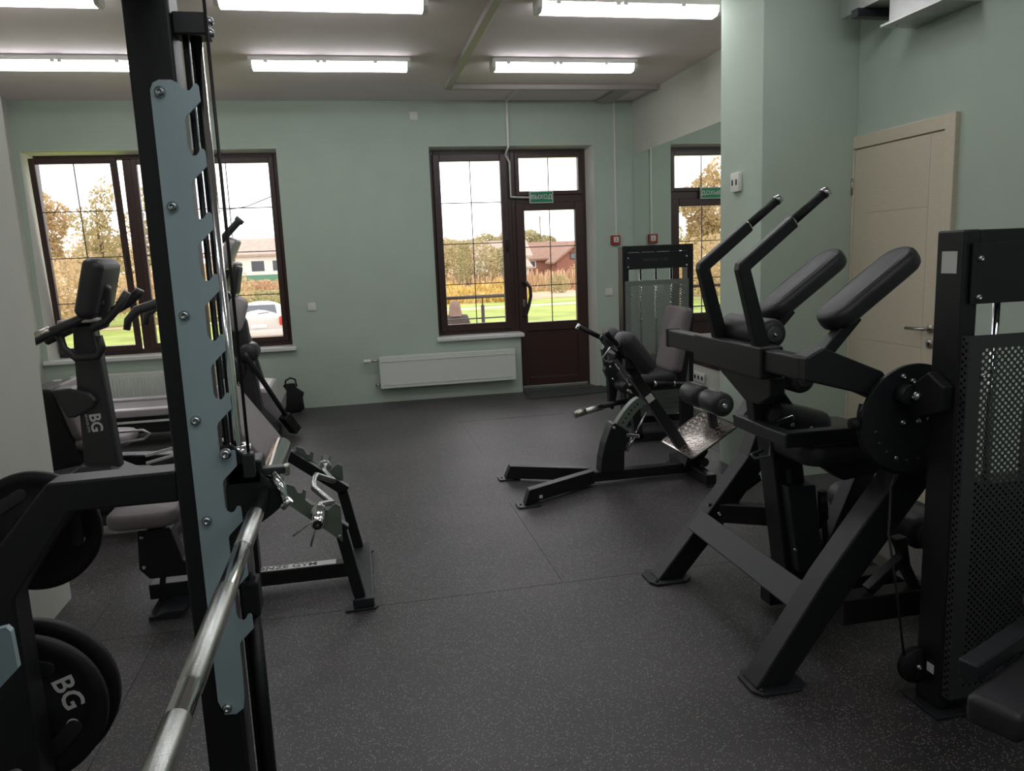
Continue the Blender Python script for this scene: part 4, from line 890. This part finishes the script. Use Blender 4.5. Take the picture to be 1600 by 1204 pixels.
obj('console', MB().pad((-.985, 6.86, 1.62), (.14, 0, .30), (0, 1, 0), .27, .34, .08, .04, .02, 6), 'silver_plastic', CT)
obj('console_back', MB().pad((-.945, 6.86, 1.40), (.06, 0, .30), (0, 1, 0), .24, .26, .05, .03, .02, 6), 'dark_plastic', CT)
am = obj('arm_lever', MB().tube([(-1.02, 6.72, .80), (-1.03, 6.72, 1.10), (-1.08, 6.72, 1.45), (-1.07, 6.72, 1.64), (-1.0, 6.72, 1.745)], .02, 12), 'grey_metal', CT)
obj('arm_grip', MB().tube([(-1.02, 6.72, 1.72), (-.875, 6.72, 1.865), (-.87, 6.72, 1.87), (-.848, 6.72, 1.893)], [.028, .028, .037, .037], 14), 'grey_metal', am)
obj('base_box', MB().xz([(-1.25, .02), (-.70, .02), (-.70, .12), (-.85, .30), (-1.15, .30), (-1.25, .20)][::-1], 6.70, 7.0), 'black_metal', CT, bev=.02)
text('lettering', 'BG', .05, 'print_white', CT, (-.985, 6.795, .52), (0, 0, 1), (-1, 0, 0), bold=.001)
# black bag on the floor by the wall
BG_ = thing('sports_bag', 'small black fabric bag on the floor by the far wall', 'bag', (-.69, 8.18, 0))
prof = [(0, .0), (0, .085), (.03, .105), (.12, .11), (.20, .095), (.26, .06), (.30, .035), (.305, 0)]
bg_m = MB().lathe((-.69, 8.18, 0), (0, 0, 1), prof, 24)
random.seed(2)
bg_m.v = [V((-.70+(p.x+.69)*1.35-.04*(.3-p.z)/.3+(.02*sin(p.z*40+p.y*30)), 8.18+(p.y-8.18)*.75, p.z)) for p in bg_m.v]
obj('bag_body', bg_m, 'fabric_black', BG_)
obj('bag_strap', MB().tube([(-.75, 8.16, .27), (-.74, 8.15, .34), (-.69, 8.15, .365), (-.645, 8.15, .345), (-.635, 8.16, .27)], .008, 8), 'fabric_black', BG_)

# ------------------------------------------------------------------ outside
GZ = -1.1
struct('ground', MB().box((-120, YO+.02, GZ-.3), (140, 320, GZ)), 'lawn_green')
struct('trim_path_1', MB().box((-60, 24.5, GZ), (60, 29.5, GZ+.02)), 'path_sand')
struct('trim_path_2', MB().xy([(-60, 37), (70, 42), (70, 43.6), (-60, 38.2)], GZ, GZ+.02), 'path_sand')
struct('trim_path_3', MB().xy([(4, 44), (60, 60), (60, 74), (22, 62), (4, 47)], GZ, GZ+.025), 'dry_soil')
struct('trim_field', MB().box((-120, 60, GZ), (140, 200, GZ+.05)), 'dry_soil')
# building face around the openings, seen only from outside, and the entrance landing
struct('trim_landing', MB().box((.2, YO, GZ), (3.4, YO+1.2, -.03)), 'facade')
def leaves(n, parts, size, seed):
    "n small leaf quads scattered over ellipsoids (centre, radii)"
    rnd = random.Random(seed); mb = MB(); tot = sum(r[0]*r[1]*r[2] for _, r in parts)
    for c, r in parts:
        for _ in range(max(10, int(n*r[0]*r[1]*r[2]/tot))):
            while True:
                d = V((rnd.uniform(-1, 1), rnd.uniform(-1, 1), rnd.uniform(-1, 1)))
                if .1 < d.length < 1: break
            d = d.normalized()*(d.length**.45)
            p = V((c[0]+d.x*r[0], c[1]+d.y*r[1], c[2]+d.z*r[2]))
            u = V((rnd.gauss(0, 1), rnd.gauss(0, 1), rnd.gauss(0, 1))).normalized(); v = u.orthogonal().normalized(); s = size*rnd.uniform(.6, 1.4)
            mb.add([p-u*s, p+v*s*.6, p+u*s, p-v*s*.6], [(0, 1, 2, 3)])
    return mb
def tree(x, y, h, w, m, label, seed, n=1500, leaf=.11, trunk=.35):
    n = int(n*2.4)
    t = thing('autumn_tree', label, 'tree', (x, y, GZ), 'autumn trees outside'); rnd = random.Random(seed)
    parts = []
    for k in range(9):
        zz = trunk+(1-trunk)*(k+.5)/9; ww = w*(1-abs(zz-.55)*1.1)*rnd.uniform(.6, .9)
        parts.append(((x+rnd.uniform(-.45, .45)*w*.6, y+rnd.uniform(-.4, .4)*w*.6, GZ+h*zz), (ww*.55, ww*.55, h*.11)))
    obj('crown', leaves(n, parts, leaf, seed), m, t)
    tm = MB().tube([(x, y, GZ), (x+.05*w, y, GZ+h*.3), (x-.03*w, y, GZ+h*.6), (x, y, GZ+h*.92)], [w*.05, w*.04, w*.025, w*.008], 8)
    for k in range(7):
        a = rnd.uniform(0, 2*pi); z0 = GZ+h*rnd.uniform(.25, .7)
        tm.tube([(x, y, z0), (x+cos(a)*w*.25, y+sin(a)*w*.25, z0+h*.1), (x+cos(a)*w*.42, y+sin(a)*w*.42, z0+h*.2)], [w*.018, w*.012, w*.004], 6)
    obj('trunk', tm, 'bark', t)
tree(-17.6, 50, 8.0, 3.4, 'leaf_tan', 'tall tan tree seen at the left edge of the left window', 11, 2600)
tree(-13.7, 48, 7.4, 2.6, 'leaf_olive', 'sparse olive tree in the middle of the tilted window sash', 12, 700)
tree(-10.8, 47, 7.0, 2.4, 'leaf_olive', 'sparse olive tree just left of the black upright', 13, 700)
tree(-22.5, 52, 8.4, 6.0, 'leaf_tan', 'bushy tan tree reflected in the mirror beyond the door', 14, 2200)
tree(-27, 56, 7.6, 6.5, 'leaf_tan', 'broad tan tree farther left of the mirrored trees', 15, 2200)
tree(-17.5, 62, 5.2, 8.0, 'leaf_tan', 'low broad tan tree behind the two olive trees', 16, 2400)
tree(11.0, 95, 5.0, 7.5, 'leaf_olive', 'far olive tree at the left of the middle window', 18, 1500, .2)
tree(16.5, 100, 5.4, 6.5, 'leaf_green', 'far green tree left of the window handle', 19, 1500, .2)
tree(20.5, 104, 5.8, 5.5, 'leaf_olive', 'far olive tree behind the pale roof', 20, 1500, .2)
tree(24.0, 98, 5.6, 5.0, 'leaf_green', 'far dark green tree at the left edge of the door glass', 21, 1500, .2)
tree(31.0, 92, 6.4, 8.0, 'leaf_tan', 'large tan tree at the right edge of the door glass', 22, 2000, .2)
tree(-6.0, 105, 6.0, 9.0, 'leaf_tan', 'far tan tree above the white house roof', 23, 1600, .2)
tree(3.0, 110, 5.6, 9.0, 'leaf_olive', 'far olive tree right of the white house', 24, 1600, .2)
def bush(x, y, h, w, m, label, seed, n=700, leaf=.14):
    n = int(n*2.2); leaf *= .65
    parts = [((x+random.Random(seed+k).uniform(-.4, .4)*w, y, GZ+h*.5), (w*.4, w*.35, h*.5)) for k in range(4)]
    o = obj('bush', leaves(n, parts, leaf, seed), m, loc=(x, y, GZ)); tag(o, label, 'bush', 'bushes outside')
bush(9.6, 62, 4.2, 5.0, 'leaf_olive', 'large olive bush at the left of the middle window', 31, 1800, .18)
bush(12.6, 64, 3.6, 3.6, 'leaf_green', 'olive green bush before the pale roof', 32, 1200, .18)
bush(8.2, 58, 4.0, .9, 'leaf_green', 'narrow pale green shrub near the middle window frame', 33, 300, .14)
bush(24.5, 66, 2.2, 5.0, 'leaf_rust', 'rust brown thicket behind the door glass', 34, 1500, .16)
bush(19.5, 62, 2.0, 4.0, 'leaf_rust', 'rust brown thicket just left of the door handle', 35, 1200, .16)
bush(14.0, 52, 1.3, 1.5, 'leaf_green', 'low grey green bush on the sandy ground', 36, 400, .10)
bush(-14.5, 40, 3.4, 8.0, 'leaf_tan', 'wide tan thicket under the left window trees', 37, 2600, .16)
bush(-8.0, 42, 3.0, 6.0, 'leaf_tan', 'tan thicket behind the console of the bike', 38, 2000, .16)
bush(-22.5, 41, 3.4, 8.0, 'leaf_tan', 'wide tan thicket far left, seen in the mirror', 39, 2200, .16)
bush(-5.6, 50, 1.2, 6.0, 'leaf_green', 'low green bush behind the white car', 40, 1400, .14)
bush(-6.5, 58, 1.7, 7.0, 'leaf_rust', 'rust coloured thicket below the white house', 41, 1600, .16)
# meadow of dry weeds
rnd = random.Random(8); mb = MB(); mby = MB()
for _ in range(16000):
    y = rnd.uniform(55, 71); x = rnd.uniform(-.45*y, .6*y); hh_ = rnd.uniform(.3, 1.3)*(.8+.4*sin(x*.8+y)); a = rnd.uniform(0, pi); s = rnd.uniform(.04, .10)
    p = V((x, y, GZ)); u = V((cos(a), sin(a), 0))*s; l = V((rnd.uniform(-.2, .2), rnd.uniform(-.2, .2), hh_))
    mb.add([p-u, p+u, p+u*.6+l, p-u*.6+l], [(0, 1, 2, 3)])
for _ in range(5000):
    y = rnd.uniform(45, 55); x = rnd.uniform(.10*y, .225*y); hh_ = rnd.uniform(.2, 1.1)*(.6+.5*sin(x*1.7)*sin(y*.9)); a = rnd.uniform(0, pi); s = rnd.uniform(.04, .12)
    p = V((x, y, GZ)); u = V((cos(a), sin(a), 0))*s; l = V((rnd.uniform(-.2, .2), rnd.uniform(-.2, .2), hh_))
    mby.add([p-u, p+u, p+u*.6+l, p-u*.6+l], [(0, 1, 2, 3)])
o = tag(obj('dry_weeds', mb, 'leaf_rust'), 'field of dry rust brown weeds beyond the lawn', 'weeds'); o['kind'] = 'stuff'
o = tag(obj('yellow_weeds', mby, 'leaf_yellow'), 'yellow autumn weeds behind the railing', 'weeds'); o['kind'] = 'stuff'
def house(name, lab, x0, x1, y0, y1, zw, zr, wall, roof, windows, gable_x=False, base=None, wf='white_pvc'):
    t = thing(name, lab, 'house', ((x0+x1)/2, y0, GZ))
    obj('house_wall', MB().box((x0, y0, GZ), (x1, y1, zw)), wall, t)
    ym = (y0+y1)/2; xm = (x0+x1)/2
    if gable_x:
        rf = obj('roof', MB().prism([(x0-.4, zw-.2), (xm, zr), (x1+.4, zw-.2), (x1+.4, zw), (xm, zr+.25), (x0-.4, zw)], lambda x, z, q: (x, y0-.4+(y1-y0+.8)*q, z)), roof, t)
        obj('gable_wall', MB().xz([(x0, zw), (x1, zw), (xm, zr)], y0+.01, y0+.15), wall, t)
    else:
        rf = obj('roof', MB().prism([(y0-.4, zw-.1), (ym, zr), (y1+.4, zw-.1), (y1+.4, zw+.1), (ym, zr+.2), (y0-.4, zw+.1)], lambda y, z, q: (x0-.4+(x1-x0+.8)*q, y, z)), roof, t)
    for (a, b_, c, d) in windows:
        f = obj('window', MB().box((a, y0-.05, c), (b_, y0+.02, d)), wf, t); obj('pane', MB().box((a+.1, y0-.07, c+.1), (b_-.1, y0-.05, d-.1)), 'car_glass', f)
    if base: obj('house_base', MB().box((x0-.02, y0-.04, GZ), (x1+.02, y0, base)), 'fence_green', t)
    return t
house('village_house', 'white house with grey roof and green base behind the parked car', -13.5, -5.5, 80, 88, 2.65, 4.2, 'house_white', 'roof_grey', [(-9.6, -8.2, 1.0, 2.2), (-7.6, -6.4, 1.0, 2.2)], base=.75)
house('village_house', 'long low house with a pale grey roof in the middle window', 12.2, 17.6, 77, 82, 1.5, 3.0, 'house_white', 'roof_grey', [(14.5, 15.6, .1, 1.0)])
house('village_house', 'brick house with a brown roof in the door glass', 18.2, 26.0, 86, 92, 1.1, 2.9, 'house_brick', 'roof_brown', [(19.2, 20.5, .2, 1.0)])
t = house('garden_shed', 'small white shed with lean roof left of the door', 13.2, 16.4, 72, 75, .45, 1.0, 'house_white', 'roof_grey', [(14.7, 15.5, -.4, .3)])
t = house('village_annex', 'brown gabled annex with a dark attic window', 21.6, 25.4, 81, 84, .8, 2.3, 'house_brick', 'roof_brown', [(23.1, 23.9, 1.0, 1.7)], gable_x=True, wf='brown_pvc')
tag(obj('power_pole', MB().tube([(23.6, 96, GZ), (23.6, 96, 6.4)], .07, 8), 'bark', loc=(23.6, 96, GZ)), 'thin power pole behind the brick house', 'pole')
tag(obj('overhead_wire', MB().tube([(-9, 60, 5.6), (-6.5, 55, 5.5), (-4.0, 50, 5.85), (-2, 46, 6.6)], .03, 6), 'cable_black', loc=(-9, 60, 5.6)), 'sagging overhead wire across the left window', 'wire')
# railing along the ramp
t = thing('metal_railing', 'brown metal railing outside the middle window', 'railing', (1.2, 10.3, GZ))
obj('top_rail', MB().cyl((-.4, 10.3, .985), (2.3, 10.3, .995), .024, 12), 'brown_pvc', t)
for z in (.70, .57): obj('lower_rail', MB().cyl((-.4, 10.3, z), (2.3, 10.3, z+.005), .010, 10), 'grey_metal', t)
for x in (.2, 1.70): obj('railing_post', MB().cyl((x, 10.3, GZ), (x, 10.3, .88), .024, 12).cyl((x, 10.3, .88), (x, 10.3, .985), .008, 8), 'brown_pvc', t)
# white hatchback parked outside, seen from behind
CR = thing('parked_car', 'white hatchback seen from behind through the left window', 'car', (-3.15, 27, GZ))
cx0, gy = -3.15, GZ
def sec(y, w, z0, z1, wt, zt): return [(cx0-w, y, z0), (cx0+w, y, z0), (cx0+w*1.02, y, (z0+z1)/2), (cx0+w*.97, y, z1), (cx0+wt, y, zt), (cx0-wt, y, zt), (cx0-w*.97, y, z1), (cx0-w*1.02, y, (z0+z1)/2)]
secs = [sec(27.0, .76, gy+.32, gy+.92, .70, gy+.97), sec(27.12, .84, gy+.24, gy+.95, .74, gy+1.02), sec(27.35, .85, gy+.22, gy+.98, .66, gy+1.40), sec(27.75, .86, gy+.22, gy+.96, .62, gy+1.47), sec(28.6, .86, gy+.22, gy+.95, .62, gy+1.47), sec(29.3, .86, gy+.22, gy+.93, .60, gy+1.32), sec(29.9, .85, gy+.22, gy+.92, .70, gy+.97), sec(30.7, .82, gy+.24, gy+.80, .66, gy+.84), sec(30.95, .72, gy+.32, gy+.62, .60, gy+.66)]
vs = [p for s_ in secs for p in s_]; fs = [(i*8+j, i*8+(j+1) % 8, (i+1)*8+(j+1) % 8, (i+1)*8+j) for i in range(len(secs)-1) for j in range(8)]
fs += [tuple(reversed(range(8))), tuple(range((len(secs)-1)*8, len(secs)*8))]
ob = obj('car_body', MB().add(vs, fs, True), 'car_white', CR); sm_ = ob.modifiers.new('sub', 'SUBSURF'); sm_.levels = 1; sm_.render_levels = 2
obj('rear_window', MB().add([(cx0-.60, 27.13, gy+1.03), (cx0+.60, 27.13, gy+1.03), (cx0+.54, 27.33, gy+1.34), (cx0-.54, 27.33, gy+1.34), (cx0-.60, 27.16, gy+1.03), (cx0+.60, 27.16, gy+1.03), (cx0+.54, 27.36, gy+1.34), (cx0-.54, 27.36, gy+1.34)], [(0, 1, 2, 3), (7, 6, 5, 4), (0, 4, 5, 1), (1, 5, 6, 2), (2, 6, 7, 3), (3, 7, 4, 0)]), 'car_glass', CR)
for s in (-1, 1):
    obj('tail_light', MB().pad((cx0+s*.74, 27.06, gy+.80), (0, 0, 1), (1, 0, 0), .30, .14, .16, .05, .03, 4), 'tail_red', CR)
    for y in (27.75, 30.1):
        wl = obj('wheel', MB().lathe((cx0+s*.74, y, gy+.30), (s, 0, 0), [(-.1, 0), (-.1, .28), (-.08, .30), (.08, .30), (.1, .28), (.1, .20), (.08, .18), (.08, 0)], 24), 'black_rubber', CR)
        obj('wheel_rim', MB().lathe((cx0+s*.825, y, gy+.30), (s, 0, 0), [(0, .18), (.01, .17), (.01, .05), (.02, .04), (.02, 0)], 20), 'silver_plastic', wl)
obj('licence_plate', MB().box((cx0-.26, 26.985, gy+.60), (cx0+.26, 27.0, gy+.71)), 'print_white', CR)
obj('rear_bumper', MB().pad((cx0, 27.02, gy+.42), (1, 0, 0), (0, 0, 1), 1.60, .22, .14, .06, .04, 4), 'car_white', CR)
obj('wiper', MB().beam((cx0-.02, 27.12, gy+1.06), (cx0+.34, 27.15, gy+1.10), .012, .012), 'black_rubber', CR)
obj('aerial', MB().cyl((cx0, 27.6, gy+1.46), (cx0, 27.5, gy+1.62), .008, 6), 'black_rubber', CR)
# person standing outside below the window, back turned
PE = thing('person', 'person in a dark brown jacket with beige hood outside the middle window', 'person', (1.93, 15.0, GZ))
def body(px, py):
    J = {'pel': (0, 0, .95, .17, .13), 'wst': (0, 0, 1.10, .17, .125), 'chs': (0, 0, 1.32, .20, .14), 'nck': (0, .01, 1.52, .10, .09), 'hd0': (0, .02, 1.60, .085, .095), 'hd1': (0, .03, 1.72, .09, .10), 'hd2': (0, .03, 1.80, .05, .055),
         'shL': (-.20, 0, 1.45, .105, .10), 'elL': (-.27, .02, 1.15, .06, .06), 'wrL': (-.24, .16, .98, .04, .04), 'haL': (-.22, .22, .95, .045, .03), 'shR': (.20, 0, 1.45, .105, .10), 'elR': (.27, .02, 1.15, .06, .06), 'wrR': (.24, .16, .98, .04, .04), 'haR': (.22, .22, .95, .045, .03),
         'hpL': (-.10, 0, .88, .105, .11), 'knL': (-.11, .02, .50, .07, .075), 'anL': (-.11, 0, .09, .045, .05), 'toL': (-.12, .16, .035, .045, .035), 'hpR': (.10, 0, .88, .105, .11), 'knR': (.11, .02, .50, .07, .075), 'anR': (.11, 0, .09, .045, .05), 'toR': (.12, .16, .035, .045, .035)}
    E_ = [('pel', 'wst'), ('wst', 'chs'), ('chs', 'nck'), ('nck', 'hd0'), ('hd0', 'hd1'), ('hd1', 'hd2'), ('chs', 'shL'), ('shL', 'elL'), ('elL', 'wrL'), ('wrL', 'haL'), ('chs', 'shR'), ('shR', 'elR'), ('elR', 'wrR'), ('wrR', 'haR'), ('pel', 'hpL'), ('hpL', 'knL'), ('knL', 'anL'), ('anL', 'toL'), ('pel', 'hpR'), ('hpR', 'knR'), ('knR', 'anR'), ('anR', 'toR')]
    k = list(J); me = bpy.data.meshes.new('body'); me.from_pydata([J[a][:3] for a in k], [(k.index(a), k.index(b_)) for a, b_ in E_], [])
    o = bpy.data.objects.new('body', me); col.objects.link(o); o.parent = PE
    sk = o.modifiers.new('skin', 'SKIN'); sk.use_smooth_shade = True
    for i, a in enumerate(k): me.skin_vertices[0].data[i].radius = J[a][3:]; me.skin_vertices[0].data[i].use_root = (i == 0)
    o.modifiers.new('sub', 'SUBSURF').levels = 2; o.modifiers['sub'].render_levels = 2
    me.materials.append(MATS['jacket_brown'])
body(1.93, 15.0)
obj('hood', MB().lathe((1.93, 15.02, GZ+1.50), (0, .05, 1), [(0, .15), (.06, .13), (.14, .118), (.23, .105), (.29, .07), (.31, 0)], 24), 'hood_beige', PE)
obj('face', MB().lathe((1.93, 15.10, GZ+1.70), (0, 1, -.05), [(-.02, .085), (.02, .08), (.04, .06), (.05, 0)], 20), 'skin', PE)
obj('nose', MB().lathe((1.93, 15.14, GZ+1.70), (0, 1, -.4), [(0, .02), (.03, .012), (.035, 0)], 10), 'skin', PE)
